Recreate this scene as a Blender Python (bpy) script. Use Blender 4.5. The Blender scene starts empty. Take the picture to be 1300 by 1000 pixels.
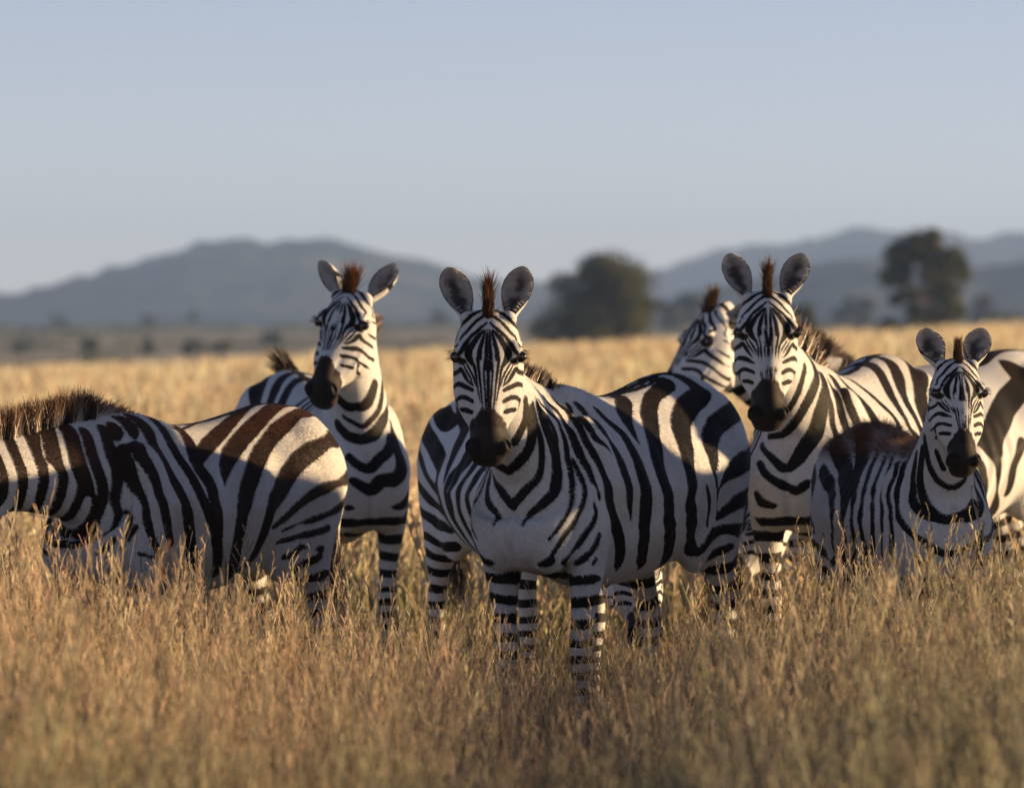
import bpy, bmesh, math, random
import numpy as np
from mathutils import Vector, Matrix, noise as mnoise

R = math.radians
rng = np.random.default_rng(11)
random.seed(11)
scene = bpy.context.scene
COL = scene.collection

# ------------------------------------------------------------------ camera
CAM_H = 1.42
cam_data = bpy.data.cameras.new("camera")
cam = bpy.data.objects.new("camera", cam_data)
COL.objects.link(cam)
cam.location = (0, 0, CAM_H)
cam.rotation_euler = (R(90) - math.atan(75 / 8000), 0, 0)
cam_data.sensor_width = 36
cam_data.lens = 36 * 8000 / 1300
cam_data.clip_start = 0.5
cam_data.clip_end = 30000
cam_data.dof.use_dof = True
cam_data.dof.focus_distance = 20.1
cam_data.dof.aperture_fstop = cam_data.lens / 1000 / 0.045
scene.camera = cam

# ------------------------------------------------------------------ sky, sun, exposure
SUN_EL, SUN_AZ = 7.8, 10.0          # azimuth measured from +X (right) towards +Y (away from camera)
world = bpy.data.worlds.new("World")
scene.world = world
world.use_nodes = True
nt = world.node_tree
nt.nodes.clear()
sky = nt.nodes.new("ShaderNodeTexSky")
sky.sky_type = 'NISHITA'
sky.sun_disc = False
sky.sun_elevation = R(SUN_EL)
sky.sun_rotation = R(90 - SUN_AZ)
sky.altitude = 1500
sky.air_density = 0.5
sky.dust_density = 0.15
sky.ozone_density = 1.0
bg = nt.nodes.new("ShaderNodeBackground")
bg.inputs[1].default_value = 0.10
out = nt.nodes.new("ShaderNodeOutputWorld")
wb = nt.nodes.new("ShaderNodeMix"); wb.data_type = 'RGBA'; wb.blend_type = 'MULTIPLY'; wb.inputs[0].default_value = 1
wb.inputs[7].default_value = (0.98, 0.725, 0.675, 1)
nt.links.new(sky.outputs[0], wb.inputs[6])
nt.links.new(wb.outputs[2], bg.inputs[0])
nt.links.new(bg.outputs[0], out.inputs[0])

sun_data = bpy.data.lights.new("sun", 'SUN')
sun_data.energy = 5.0
sun_data.angle = R(0.9)
sun_data.color = (1.0, 0.68, 0.35)
sun = bpy.data.objects.new("sun", sun_data)
COL.objects.link(sun)
sd = Vector((math.cos(R(SUN_EL)) * math.cos(R(SUN_AZ)), math.cos(R(SUN_EL)) * math.sin(R(SUN_AZ)), math.sin(R(SUN_EL))))
sun.rotation_euler = sd.to_track_quat('Z', 'Y').to_euler()
sun.location = (30, 20, 12)

scene.view_settings.view_transform = 'Standard'
scene.view_settings.look = 'None'
scene.view_settings.exposure = 1.12
scene.view_settings.gamma = 1
try:
    scene.cycles.use_denoising = True
    scene.cycles.max_bounces = 6
    scene.cycles.volume_bounces = 1
    scene.cycles.transparent_max_bounces = 8
    scene.cycles.use_adaptive_sampling = True
    scene.cycles.adaptive_threshold = 0.01
except Exception:
    pass

# ------------------------------------------------------------------ helpers
def tag(o, label=None, cat=None, group=None, kind=None):
    if label: o['label'] = label
    if cat: o['category'] = cat
    if group: o['group'] = group
    if kind: o['kind'] = kind
    return o

def sstep(a, b, x):
    t = np.clip((np.asarray(x, dtype=float) - a) / (b - a), 0, 1)
    return t * t * (3 - 2 * t)

def mesh_np(name, V, quads=None, tris=None, mat=None, smooth=True, attrs=None):
    """mesh from numpy arrays of vertices, quads and triangles"""
    me = bpy.data.meshes.new(name)
    V = np.asarray(V, dtype=np.float32)
    me.vertices.add(len(V))
    me.vertices.foreach_set("co", V.ravel())
    loops = []; starts = []; n = 0
    if quads is not None and len(quads):
        q = np.asarray(quads, dtype=np.int32)
        loops.append(q.ravel()); starts.append(np.arange(len(q)) * 4 + n); n += q.size
    if tris is not None and len(tris):
        t = np.asarray(tris, dtype=np.int32)
        loops.append(t.ravel()); starts.append(np.arange(len(t)) * 3 + n); n += t.size
    L = np.concatenate(loops); S = np.concatenate(starts).astype(np.int32)
    me.loops.add(len(L)); me.loops.foreach_set("vertex_index", L)
    me.polygons.add(len(S)); me.polygons.foreach_set("loop_start", S)
    me.polygons.foreach_set("use_smooth", np.full(len(S), smooth))
    if attrs:
        for k, a in attrs.items():
            a = np.asarray(a, dtype=np.float32)
            at = me.attributes.new(k, 'FLOAT_COLOR', 'POINT')
            if a.shape[1] == 3:
                a = np.concatenate([a, np.ones((len(a), 1), np.float32)], 1)
            at.data.foreach_set("color", a.ravel())
    me.update(calc_edges=True)
    me.validate()
    if mat: me.materials.append(mat)
    return me

def obj_np(name, me, parent=None):
    o = bpy.data.objects.new(name, me)
    COL.objects.link(o)
    if parent: o.parent = parent
    return o

def empty(name, loc=(0, 0, 0)):
    o = bpy.data.objects.new(name, None)
    COL.objects.link(o)
    o.location = loc
    o.empty_display_size = 0.3
    return o

def vnoise(P, scale, seed=0.0):
    """cheap smooth value noise in [-1,1] at points P (n,3), numpy"""
    p = np.asarray(P, dtype=float) * scale + seed * 17.31
    i = np.floor(p).astype(np.int64); f = p - i
    f = f * f * (3 - 2 * f)
    def h(a, b, c):
        x = (a * 73856093) ^ (b * 19349663) ^ (c * 83492791)
        x = (x ^ (x >> 13)) * 1274126177
        return ((x & 0xFFFF) / 32767.5) - 1
    r = 0
    for dx in (0, 1):
        for dy in (0, 1):
            for dz in (0, 1):
                w = (f[:, 0] if dx else 1 - f[:, 0]) * (f[:, 1] if dy else 1 - f[:, 1]) * (f[:, 2] if dz else 1 - f[:, 2])
                r = r + w * h(i[:, 0] + dx, i[:, 1] + dy, i[:, 2] + dz)
    return r

# ------------------------------------------------------------------ materials
def new_mat(name):
    m = bpy.data.materials.new(name)
    m.use_nodes = True
    n = m.node_tree.nodes; n.clear()
    o = n.new("ShaderNodeOutputMaterial")
    return m, m.node_tree, o

def N(nt, t, **kw):
    n = nt.nodes.new(t)
    for k, v in kw.items():
        if k.startswith('i_'):
            n.inputs[int(k[2:])].default_value = v
        else:
            setattr(n, k, v)
    return n

def mix_rgb(nt, fac, a, b, mode='MIX'):
    n = nt.nodes.new("ShaderNodeMix"); n.data_type = 'RGBA'; n.blend_type = mode
    for sock, v in ((n.inputs[0], fac), (n.inputs[6], a), (n.inputs[7], b)):
        if hasattr(v, 'is_output') or isinstance(v, bpy.types.NodeSocket): nt.links.new(v, sock)
        else: sock.default_value = v
    return n.outputs[2]

def math_n(nt, op, a, b=None, c=None, clamp=False):
    n = nt.nodes.new("ShaderNodeMath"); n.operation = op; n.use_clamp = clamp
    for i, v in enumerate((a, b, c)):
        if v is None: continue
        if isinstance(v, bpy.types.NodeSocket): nt.links.new(v, n.inputs[i])
        else: n.inputs[i].default_value = v
    return n.outputs[0]

def map_range(nt, v, a, b, c=0.0, d=1.0, smooth=True):
    n = nt.nodes.new("ShaderNodeMapRange")
    if smooth: n.interpolation_type = 'SMOOTHSTEP'
    nt.links.new(v, n.inputs[0])
    for i, x in zip((1, 2, 3, 4), (a, b, c, d)): n.inputs[i].default_value = x
    return n.outputs[0]

def coat_material(name, white, black, brown):
    """zebra coat: attribute 'coat' r = signed stripe distance, g = muzzle/skin darkness, b = back brown; rest position drives the hair noise"""
    m, t, o = new_mat(name)
    at = N(t, "ShaderNodeAttribute", attribute_name="coat")
    sep = N(t, "ShaderNodeSeparateColor"); t.links.new(at.outputs["Color"], sep.inputs[0])
    tex = N(t, "ShaderNodeAttribute", attribute_name="rest")
    n1 = N(t, "ShaderNodeTexNoise"); n1.inputs["Scale"].default_value = 160; n1.inputs["Detail"].default_value = 3
    t.links.new(tex.outputs["Vector"], n1.inputs["Vector"])
    mp = N(t, "ShaderNodeMapping"); mp.inputs["Scale"].default_value = (1, 1, 0.35)
    t.links.new(tex.outputs["Vector"], mp.inputs["Vector"])
    n2 = N(t, "ShaderNodeTexNoise"); n2.inputs["Scale"].default_value = 420; n2.inputs["Detail"].default_value = 2
    t.links.new(mp.outputs[0], n2.inputs["Vector"])
    n3 = N(t, "ShaderNodeTexNoise"); n3.inputs["Scale"].default_value = 7; n3.inputs["Detail"].default_value = 5
    t.links.new(tex.outputs["Vector"], n3.inputs["Vector"])
    # signed distance stored as r = 0.5 + d*10 (d in metres)
    d = math_n(t, 'SUBTRACT', sep.outputs[0], 0.5)
    jit = math_n(t, 'MULTIPLY', math_n(t, 'SUBTRACT', n1.outputs[0], 0.5), 0.05)
    jit2 = math_n(t, 'MULTIPLY', math_n(t, 'SUBTRACT', n2.outputs[0], 0.5), 0.05)
    d = math_n(t, 'ADD', math_n(t, 'ADD', d, jit), jit2)
    fac = map_range(t, d, -0.014, 0.014)
    dirt = map_range(t, n3.outputs[0], 0.45, 0.75, 0, 0.5)
    fur = map_range(t, n2.outputs[0], 0.3, 0.7, 0.92, 1.04)
    w = mix_rgb(t, dirt, (*white, 1), (white[0] * .82, white[1] * .74, white[2] * .62, 1))
    k = mix_rgb(t, sep.outputs[2], (*black, 1), (*brown, 1))
    c = mix_rgb(t, fac, w, k)
    comb = N(t, "ShaderNodeCombineColor")
    for i in range(3): t.links.new(fur, comb.inputs[i])
    c = mix_rgb(t, 1.0, c, comb.outputs[0], 'MULTIPLY')
    # bare dark skin of the muzzle
    bare = mix_rgb(t, sep.outputs[2], (0.003, 0.003, 0.003, 1), (0.052, 0.041, 0.036, 1))
    sk = mix_rgb(t, map_range(t, sep.outputs[1], 0.55, 0.95), (0.045, 0.020, 0.011, 1), bare)
    c = mix_rgb(t, map_range(t, sep.outputs[1], 0.15, 0.42), c, sk)
    # ear lining
    ear = N(t, "ShaderNodeAttribute", attribute_name="lining")
    es = N(t, "ShaderNodeSeparateColor"); t.links.new(ear.outputs["Color"], es.inputs[0])
    ec = mix_rgb(t, es.outputs[1], (0.58, 0.53, 0.49, 1), (0.03, 0.022, 0.02, 1))
    c = mix_rgb(t, es.outputs[0], c, ec)
    b = N(t, "ShaderNodeBsdfPrincipled")
    t.links.new(c, b.inputs["Base Color"])
    b.inputs["Roughness"].default_value = 0.62
    b.inputs["Specular IOR Level"].default_value = 0.15
    b.inputs["Sheen Weight"].default_value = 0.03
    b.inputs["Sheen Roughness"].default_value = 0.4
    bump = N(t, "ShaderNodeBump"); bump.inputs["Strength"].default_value = 0.35; bump.inputs["Distance"].default_value = 0.004
    t.links.new(n2.outputs[0], bump.inputs["Height"])
    t.links.new(bump.outputs[0], b.inputs["Normal"])
    t.links.new(b.outputs[0], o.inputs[0])
    return m

def hair_material(name, rough=0.5, trans=0.25, spec=0.3):
    """hair or grass: colour from the vertex attribute 'tint', some light passing through"""
    m, t, o = new_mat(name)
    at = N(t, "ShaderNodeAttribute", attribute_name="tint")
    b = N(t, "ShaderNodeBsdfPrincipled")
    t.links.new(at.outputs["Color"], b.inputs["Base Color"])
    b.inputs["Roughness"].default_value = rough
    b.inputs["Specular IOR Level"].default_value = spec
    tr = N(t, "ShaderNodeBsdfTranslucent")
    t.links.new(at.outputs["Color"], tr.inputs["Color"])
    mx = N(t, "ShaderNodeMixShader"); mx.inputs[0].default_value = trans
    t.links.new(b.outputs[0], mx.inputs[1]); t.links.new(tr.outputs[0], mx.inputs[2])
    t.links.new(mx.outputs[0], o.inputs[0])
    return m

def plain_material(name, col, rough, spec=0.5, coat=0.0):
    m, t, o = new_mat(name)
    b = N(t, "ShaderNodeBsdfPrincipled")
    n = N(t, "ShaderNodeTexNoise"); n.inputs["Scale"].default_value = 60
    c = mix_rgb(t, n.outputs[0], (col[0] * .7, col[1] * .7, col[2] * .7, 1), (*col, 1))
    t.links.new(c, b.inputs["Base Color"])
    b.inputs["Roughness"].default_value = rough
    b.inputs["Specular IOR Level"].default_value = spec
    b.inputs["Coat Weight"].default_value = coat
    t.links.new(b.outputs[0], o.inputs[0])
    return m

MAT_COAT = coat_material("zebra_coat", (0.66, 0.665, 0.67), (0.007, 0.007, 0.008), (0.018, 0.009, 0.006))
MAT_COAT_BROWN = coat_material("young_zebra_coat", (0.64, 0.63, 0.61), (0.014, 0.008, 0.006), (0.055, 0.020, 0.009))
MAT_HAIR = hair_material("mane_hair", 0.45, 0.15, 0.4)
MAT_FUR = hair_material("coat_hair", 0.6, 0.08, 0.15)
MAT_EYE = plain_material("eye_dark_brown", (0.030, 0.014, 0.008), 0.06, 0.7, 0.6)
MAT_GRASS = hair_material("dry_grass", 0.5, 0.42, 0.3)

# ------------------------------------------------------------------ zebra anatomy in its rest pose (x forward, y left, z up, metres)
NB = np.array([0.40, 0., 1.02]); NA = np.array([math.cos(R(52)), 0, math.sin(R(52))]); NN = np.array([-NA[2], 0, NA[0]])   # neck base, axis, crest normal
NECK_L = 0.60
HO = np.array([0.80, 0, 1.475]); HU = np.array([math.cos(R(35)), 0, -math.sin(R(35))]); HV = np.array([math.sin(R(35)), 0, math.cos(R(35))])

def ring(c, up, lat, top, bot, a, b, cc, n=28, p=0.85):
    """closed ring: egg-shaped section from 'top' to 'bot' along up, half widths a/b/cc near top/middle/bottom"""
    th = np.linspace(0, 2 * math.pi, n, endpoint=False)
    fr = (1 - np.cos(th)) / 2
    s = np.sin(th)
    hw = np.interp(fr, [0, .25, .5, .75, 1], [a, (a + b) / 2 + .12 * (b - a), b, (b + cc) / 2 + .12 * (b - cc), cc])
    w = np.sign(s) * np.abs(s) ** p * hw
    v = top + (bot - top) * fr
    return c + np.outer(v, up) + np.outer(w, lat)

def loft(rings):
    n = len(rings[0]); V = np.concatenate(rings); F = []
    for i in range(len(rings) - 1):
        for j in range(n):
            k = (j + 1) % n
            F.append((i * n + j, i * n + k, (i + 1) * n + k, (i + 1) * n + j))
    c0 = len(V); V = np.concatenate([V, [rings[0].mean(0)], [rings[-1].mean(0)]])
    T = [(j, c0, (j + 1) % n) for j in range(n)] + [((len(rings) - 1) * n + j, (len(rings) - 1) * n + (j + 1) % n, c0 + 1) for j in range(n)]
    return V, F, T

def interp_rows(rows, m):
    """densify control rows (first column = position) with a Catmull-Rom-like cubic"""
    rows = np.array(rows, dtype=float); x = rows[:, 0]
    xs = []
    for i in range(len(x) - 1): xs += list(np.linspace(x[i], x[i + 1], m, endpoint=False))
    xs = np.array(xs + [x[-1]])
    out = [xs]
    for c in range(1, rows.shape[1]):
        y = rows[:, c]; g = np.gradient(y, x)
        i = np.clip(np.searchsorted(x, xs, side='right') - 1, 0, len(x) - 2)
        h = x[i + 1] - x[i]; t = (xs - x[i]) / h
        out.append((2*t**3-3*t**2+1)*y[i] + (t**3-2*t**2+t)*h*g[i] + (-2*t**3+3*t**2)*y[i+1] + (t**3-t**2)*h*g[i+1])
    return np.stack(out, 1)

def ellipsoid(c, r, rot=None, n=20):
    rings = []
    for i in range(1, n):
        a = math.pi * i / n
        th = np.linspace(0, 2 * math.pi, n, endpoint=False)
        P = np.stack([np.full(n, math.cos(a)), math.sin(a) * np.cos(th), math.sin(a) * np.sin(th)], 1) * np.array(r)
        if rot is not None: P = P @ np.array(rot).T
        rings.append(P + np.array(c))
    return loft(rings)

def hpos(u, v, w):
    return HO + HU * u + HV * v + np.array([0, w, 0])

def rest_parts():
    X, Y, Z = np.eye(3)
    parts = []
    # torso: x, top, bottom, half widths
    rows = [(-.70, 1.10, .96, .05, .07, .05), (-.68, 1.17, .87, .10, .14, .12), (-.62, 1.235, .78, .15, .20, .17),
            (-.50, 1.275, .72, .17, .235, .19), (-.38, 1.280, .69, .17, .250, .20), (-.22, 1.250, .645, .16, .270, .21),
            (-.05, 1.218, .615, .15, .280, .21), (.10, 1.208, .605, .14, .276, .20), (.22, 1.216, .605, .12, .265, .19),
            (.34, 1.232, .635, .095, .235, .17), (.44, 1.215, .650, .09, .215, .16), (.54, 1.175, .665, .10, .195, .16),
            (.62, 1.10, .690, .10, .170, .15), (.675, 1.03, .745, .085, .13, .12), (.70, .97, .82, .05, .07, .06)]
    rows = interp_rows(rows, 3)
    parts.append(loft([ring(np.array([r[0], 0, 0]), Z, Y, r[1], r[2], r[3], r[4], r[5]) for r in rows]))
    # neck: t, dorsal half depth, ventral half depth, half widths
    rows = [(-.14, .16, -.20, .07, .13, .12), (-.04, .20, -.25, .08, .165, .15), (.06, .195, -.238, .065, .150, .14), (.16, .170, -.208, .052, .128, .115), (.28, .142, -.172, .044, .108, .092),
            (.40, .122, -.146, .040, .096, .078), (.52, .108, -.128, .040, .088, .068), (.60, .092, -.10, .040, .075, .06), (.64, .06, -.06, .03, .05, .04)]
    rows = interp_rows(rows, 3)
    parts.append(loft([ring(NB + NA * r[0], NN, Y, r[1], r[2], r[3], r[4], r[5]) for r in rows]))
    # head: u, top, bottom, half widths
    rows = [(-.055, .02, -.07, .035, .045, .035), (-.04, .045, -.105, .055, .066, .05), (.0, .062, -.13, .068, .082, .056), (.05, .072, -.15, .082, .094, .060), (.10, .076, -.172, .090, .100, .064),
            (.15, .075, -.186, .086, .102, .068), (.20, .068, -.188, .070, .102, .068), (.26, .060, -.176, .054, .099, .064), (.31, .054, -.158, .045, .090, .058),
            (.355, .049, -.134, .042, .072, .048), (.40, .044, -.108, .042, .055, .040), (.44, .038, -.097, .046, .054, .040), (.475, .030, -.094, .052, .059, .042),
            (.505, .014, -.094, .051, .057, .042), (.53, -.006, -.092, .043, .049, .039), (.548, -.026, -.087, .032, .038, .032), (.556, -.042, -.074, .014, .02, .014)]
    rows = interp_rows(rows, 3)
    parts.append(loft([ring(HO + HU * r[0], HV, Y, r[1], r[2], r[3], r[4], r[5], p=.8) for r in rows]))
    Rh = np.stack([HU, Y, HV], 1)      # local (u,w,v) -> rest
    for s in (1, -1):
        parts.append(ellipsoid(hpos(.124, .040, .070 * s), (.040, .024, .020), Rh))       # brow
        parts.append(ellipsoid(hpos(.225, -.085, .062 * s), (.108, .038, .078), Rh))      # cheek
        parts.append(ellipsoid(hpos(.487, -.006, .046 * s), (.036, .021, .028), Rh))      # nostril wing
        parts.append(ellipsoid(hpos(.505, -.066, .020 * s), (.040, .028, .028), Rh))      # lips
        parts.append(ellipsoid(hpos(-.005, .02, .058 * s), (.035, .026, .035), Rh))       # ear base
        # shoulder, forearm, haunch, pectoral
        parts.append(ellipsoid((.40, .13 * s, .93), (.13, .078, .23)))
        parts.append(ellipsoid((.575, .085 * s, .83), (.095, .095, .17)))
        parts.append(ellipsoid((-.46, .125 * s, .97), (.20, .115, .26)))
        parts.append(ellipsoid((-.33, .140 * s, .80), (.12, .075, .17)))
        # legs: z, x, half fore-aft, half lateral, y
        fore = [(.98, .42, .10, .055, .13), (.86, .44, .105, .070, .145), (.76, .445, .092, .070, .150), (.66, .445, .070, .056, .145), (.55, .445, .053, .043, .138), (.47, .45, .043, .038, .134),
                (.42, .452, .044, .042, .132), (.37, .446, .036, .036, .131), (.28, .44, .029, .026, .130), (.19, .438, .030, .027, .130), (.13, .440, .036, .033, .130), (.08, .455, .030, .028, .130),
                (.045, .468, .040, .038, .130), (.0, .475, .052, .048, .130)]
        hind = [(1.04, -.46, .15, .06, .12), (.94, -.47, .175, .085, .14), (.83, -.45, .155, .085, .15), (.73, -.455, .115, .072, .150), (.64, -.49, .080, .056, .145), (.56, -.53, .060, .044, .140),
                (.49, -.565, .054, .038, .138), (.44, -.565, .044, .034, .136), (.36, -.55, .034, .028, .134), (.25, -.54, .030, .026, .132), (.17, -.535, .033, .029, .132), (.13, -.53, .037, .033, .132),
                (.08, -.515, .030, .028, .132), (.045, -.50, .040, .037, .132), (.0, -.492, .052, .046, .132)]
        for tb in (fore, hind):
            tb = interp_rows([( -r[0], r[1], r[2], r[3], r[4]) for r in tb], 3)
            rr = []
            for r in tb:
                th = np.linspace(0, 2 * math.pi, 20, endpoint=False)
                k = 1 - .10 * float(sstep(.72, .55, -r[0]))
                rr.append(np.stack([r[1] + k * r[2] * np.cos(th), r[4] * s + k * r[3] * np.sin(th), np.full(20, -r[0])], 1))
            parts.append(loft(rr))
    return parts

def laplacian(V, E, w, it, lam=0.5):
    n = len(V)
    deg = np.bincount(E.ravel(), minlength=n).astype(float)[:, None]; deg[deg == 0] = 1
    for _ in range(it):
        S = np.zeros_like(V)
        for c in range(3):
            S[:, c] = np.bincount(E[:, 0], V[E[:, 1], c], n) + np.bincount(E[:, 1], V[E[:, 0], c], n)
        V = V + (S / deg - V) * (lam * w[:, None])
    return V

def head_coords(P):
    q = P - HO
    return q @ HU, q @ HV, q[:, 1]

def head_weight(P):
    return sstep(-.05, .06, (P - np.array([.80, 0, 1.36])) @ np.array([.989, 0, .15]))

def build_rest_body(voxel=0.0065):
    Vs, Qs, Ts, o = [], [], [], 0
    for V, F, T in rest_parts():
        Vs.append(V); Qs.append(np.array(F) + o); Ts.append(np.array(T) + o); o += len(V)
    me = mesh_np("tmp", np.concatenate(Vs), np.concatenate(Qs), np.concatenate(Ts))
    bm = bmesh.new(); bm.from_mesh(me); bmesh.ops.recalc_face_normals(bm, faces=bm.faces); bm.to_mesh(me); bm.free()
    ob = bpy.data.objects.new("tmp", me); COL.objects.link(ob)
    md = ob.modifiers.new("r", 'REMESH'); md.mode = 'VOXEL'; md.voxel_size = voxel; md.use_smooth_shade = True
    dg = bpy.context.evaluated_depsgraph_get()
    ev = ob.evaluated_get(dg); m2 = bpy.data.meshes.new_from_object(ev)
    bpy.data.objects.remove(ob)
    # smooth the joints strongly, the head lightly
    def arrays(m):
        V = np.empty(len(m.vertices) * 3, np.float32); m.vertices.foreach_get("co", V)
        E = np.empty(len(m.edges) * 2, np.int32); m.edges.foreach_get("vertices", E)
        return V.reshape(-1, 3).astype(float), E.reshape(-1, 2)
    V, E = arrays(m2)
    hw = head_weight(V)
    leg = sstep(.55, .45, V[:, 2])
    V = laplacian(V, E, (1 - hw) * (1 - leg), 26)
    V = laplacian(V, E, np.ones(len(V)), 5)
    m2.vertices.foreach_set("co", V.astype(np.float32).ravel())
    # refine the head
    bm = bmesh.new(); bm.from_mesh(m2); bm.verts.ensure_lookup_table()
    sel = head_weight(V) > .35
    edges = [e for e in bm.edges if sel[e.verts[0].index] and sel[e.verts[1].index]]
    bmesh.ops.subdivide_edges(bm, edges=edges, cuts=1, use_grid_fill=True)
    bm.to_mesh(m2); bm.free()
    V, E = arrays(m2)
    V = laplacian(V, E, head_weight(V), 3)
    # sculpt eyes, nostrils, mouth, nasal bones
    u, v, w = head_coords(V)
    s = np.sign(w)
    hm = head_weight(V) > .5
    def gauss(du, dv, dw, ru, rv, rw):
        return np.exp(-((du / ru) ** 2 + (dv / rv) ** 2 + (dw / rw) ** 2)) * hm
    aw = np.abs(w)
    D = np.zeros_like(V)
    lat = np.zeros_like(V); lat[:, 1] = s
    g = gauss(u - .144, v - .028, aw - .098, .022, .014, .03)       # eye socket
    D -= lat * (g * .010)[:, None]
    g = gauss(u - .124, v - .044, aw - .095, .022, .009, .03); D += (lat * .8 + HV * .2) * (g * .006)[:, None]
    g = gauss(u - .160, v - .008, aw - .098, .026, .007, .03); D += lat * (g * .005)[:, None]
    g = gauss(u - .36, v - .015, aw - .055, .05, .012, .03); D -= lat * (g * .007)[:, None]   # groove beside nasal bone
    g = gauss(u - .30, v + .03, aw - .085, .07, .008, .03); D += lat * (g * .004)[:, None]   # facial crest
    V = V + D
    u, v, w = head_coords(V); aw = np.abs(w)
    sk = (u - .492) * .5 + (v + .006) * .85
    g = gauss(u - .488, (v - .006) + .45 * (u - .488), aw - .045, .019, .0095, .024)      # nostril
    D = -(lat * .38 + HV * .62 + HU * .3) * (g * .036)[:, None]
    g = gauss(u - .478, v - .020, aw - .042, .022, .007, .016); D += (HV * .6 + lat * .5) * (g * .007)[:, None]
    g = gauss(u - .500, v + .026, aw - .054, .022, .007, .02); D += (HU * .2 + lat * .8) * (g * .007)[:, None]
    mouth = np.exp(-((v + .050 + .12 * (np.clip(.53 - u, 0, 1))) / .0035) ** 2) * sstep(.41, .45, u) * hm
    D -= lat * (mouth * .006)[:, None]
    D -= np.outer(mouth * .005 * sstep(.52, .54, u), HU)
    V = V + D
    # ribs and muscle relief on the trunk
    X, Yc, Z = V.T
    lat = np.zeros_like(V); lat[:, 1] = np.sign(Yc)
    sh = np.exp(-(((X - .26 - .12 * (Z - .9)) / .025) ** 2)) * sstep(.70, .85, Z) * sstep(1.2, 1.05, Z)      # groove behind the shoulder
    V -= lat * (sh * .010)[:, None]
    V += lat * (vnoise(V, 6, 1) * .006 + vnoise(V, 13, 2) * .003)[:, None] * (sstep(.5, .7, Z) * sstep(1.25, 1.1, Z))[:, None]
    rb = sstep(-.22, -.10, X) * sstep(.28, .2, X) * sstep(.68, .8, Z) * sstep(1.12, 1.0, Z)
    V += lat * (np.cos((X + .18 * (Z - .9)) * 2 * math.pi / .062) * .0022 * rb)[:, None]
    fl = np.exp(-(((X + .24) / .06) ** 2 + ((Z - 1.08) / .09) ** 2))                                       # hollow of the flank
    V -= lat * (fl * .018)[:, None]
    ch = np.exp(-((Yc / .016) ** 2)) * sstep(.60, .66, X) * sstep(1.02, .92, Z)                              # breast furrow
    V[:, 0] -= ch * .014
    q = np.empty(len(m2.polygons), np.int32); m2.polygons.foreach_get("loop_total", q)
    ls = np.empty(len(m2.polygons), np.int32); m2.polygons.foreach_get("loop_start", ls)
    lv = np.empty(len(m2.loops), np.int32); m2.loops.foreach_get("vertex_index", lv)
    bpy.data.meshes.remove(m2)
    quads = lv[ls[q == 4][:, None] + np.arange(4)]
    tris = [lv[ls[q == 3][:, None] + np.arange(3)]] if (q == 3).any() else []
    for n in (5, 6, 7, 8):
        f = lv[ls[q == n][:, None] + np.arange(n)] if (q == n).any() else None
        if f is not None:
            for k in range(1, n - 1): tris.append(f[:, [0, k, k + 1]])
    tris = np.concatenate(tris) if tris else np.zeros((0, 3), np.int32)
    return V, quads, tris

def ear_mesh(length=.175, width=.046, ns=22, nf=14):
    """one cupped ear: local axes a (along, out of the head), f (front, the opening), l (sideways); thin shell with an outer and an inner skin"""
    sT = [0, .12, .3, .5, .68, .82, .92, .98, 1.0]
    wT = [.020, .026, .038, .046, .046, .038, .026, .013, .004]
    aT = [150, 135, 112, 95, 85, 78, 70, 62, 55]
    V = []; uv = []
    for side in (0, 1):
        for i in range(ns):
            s = 1 - (1 - i / (ns - 1)) ** 1.25
            w = np.interp(s, sT, wT) * width / .046
            A = R(np.interp(s, sT, aT))
            Rr = w / (math.sin(A) if A < math.pi / 2 else 1.0)
            for j in range(nf):
                f = -1 + 2 * j / (nf - 1)
                a = f * A
                rr = Rr - (.0035 if side else 0) * min(1, (1 - abs(f)) * 6)
                l = rr * math.sin(a); dpt = -rr * math.cos(a) + Rr * math.cos(A) * .6
                bend = .012 * s * s
                V.append((length * s, dpt + bend, l)); uv.append((s, f, side))
    V = np.array(V); uv = np.array(uv); F = []
    for side in (0, 1):
        o = side * ns * nf
        for i in range(ns - 1):
            for j in range(nf - 1):
                a, b, c, d = o + i*nf+j, o + i*nf+j+1, o + (i+1)*nf+j+1, o + (i+1)*nf+j
                F.append((a, b, c, d) if side == 0 else (d, c, b, a))
    n1 = ns * nf
    for i in range(ns - 1):
        for j in (0, nf - 1):
            a, b, c, d = i*nf+j, (i+1)*nf+j, n1+(i+1)*nf+j, n1+i*nf+j
            F.append((a, b, c, d) if j == 0 else (d, c, b, a))
    i = ns - 1
    for j in range(nf - 1):
        F.append((i*nf+j, i*nf+j+1, n1+i*nf+j+1, n1+i*nf+j))
    return V, np.array(F), uv

# ------------------------------------------------------------------ posing
def axes_from(yaw, pitch, roll):
    """head axes in world for a head facing the camera: yaw + turns the nose to picture right, pitch = nose below the horizon, roll + tips the crown to picture right"""
    y, p, r = R(yaw), R(pitch), R(roll)
    hdir = np.array([math.sin(y), -math.cos(y), 0])
    Uv = hdir * math.cos(p) + np.array([0, 0, -math.sin(p)])
    Vv = hdir * math.sin(p) + np.array([0, 0, math.cos(p)])
    Lv = np.cross(Vv, Uv)
    c, s = math.cos(r), math.sin(r)
    # roll about the nose axis as seen from the front: rotate everything around hdir
    k = hdir
    def rot(v):
        return v * c + np.cross(k, v) * s + k * np.dot(k, v) * (1 - c)
    return rot(Uv), rot(Vv), rot(Lv)

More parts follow.
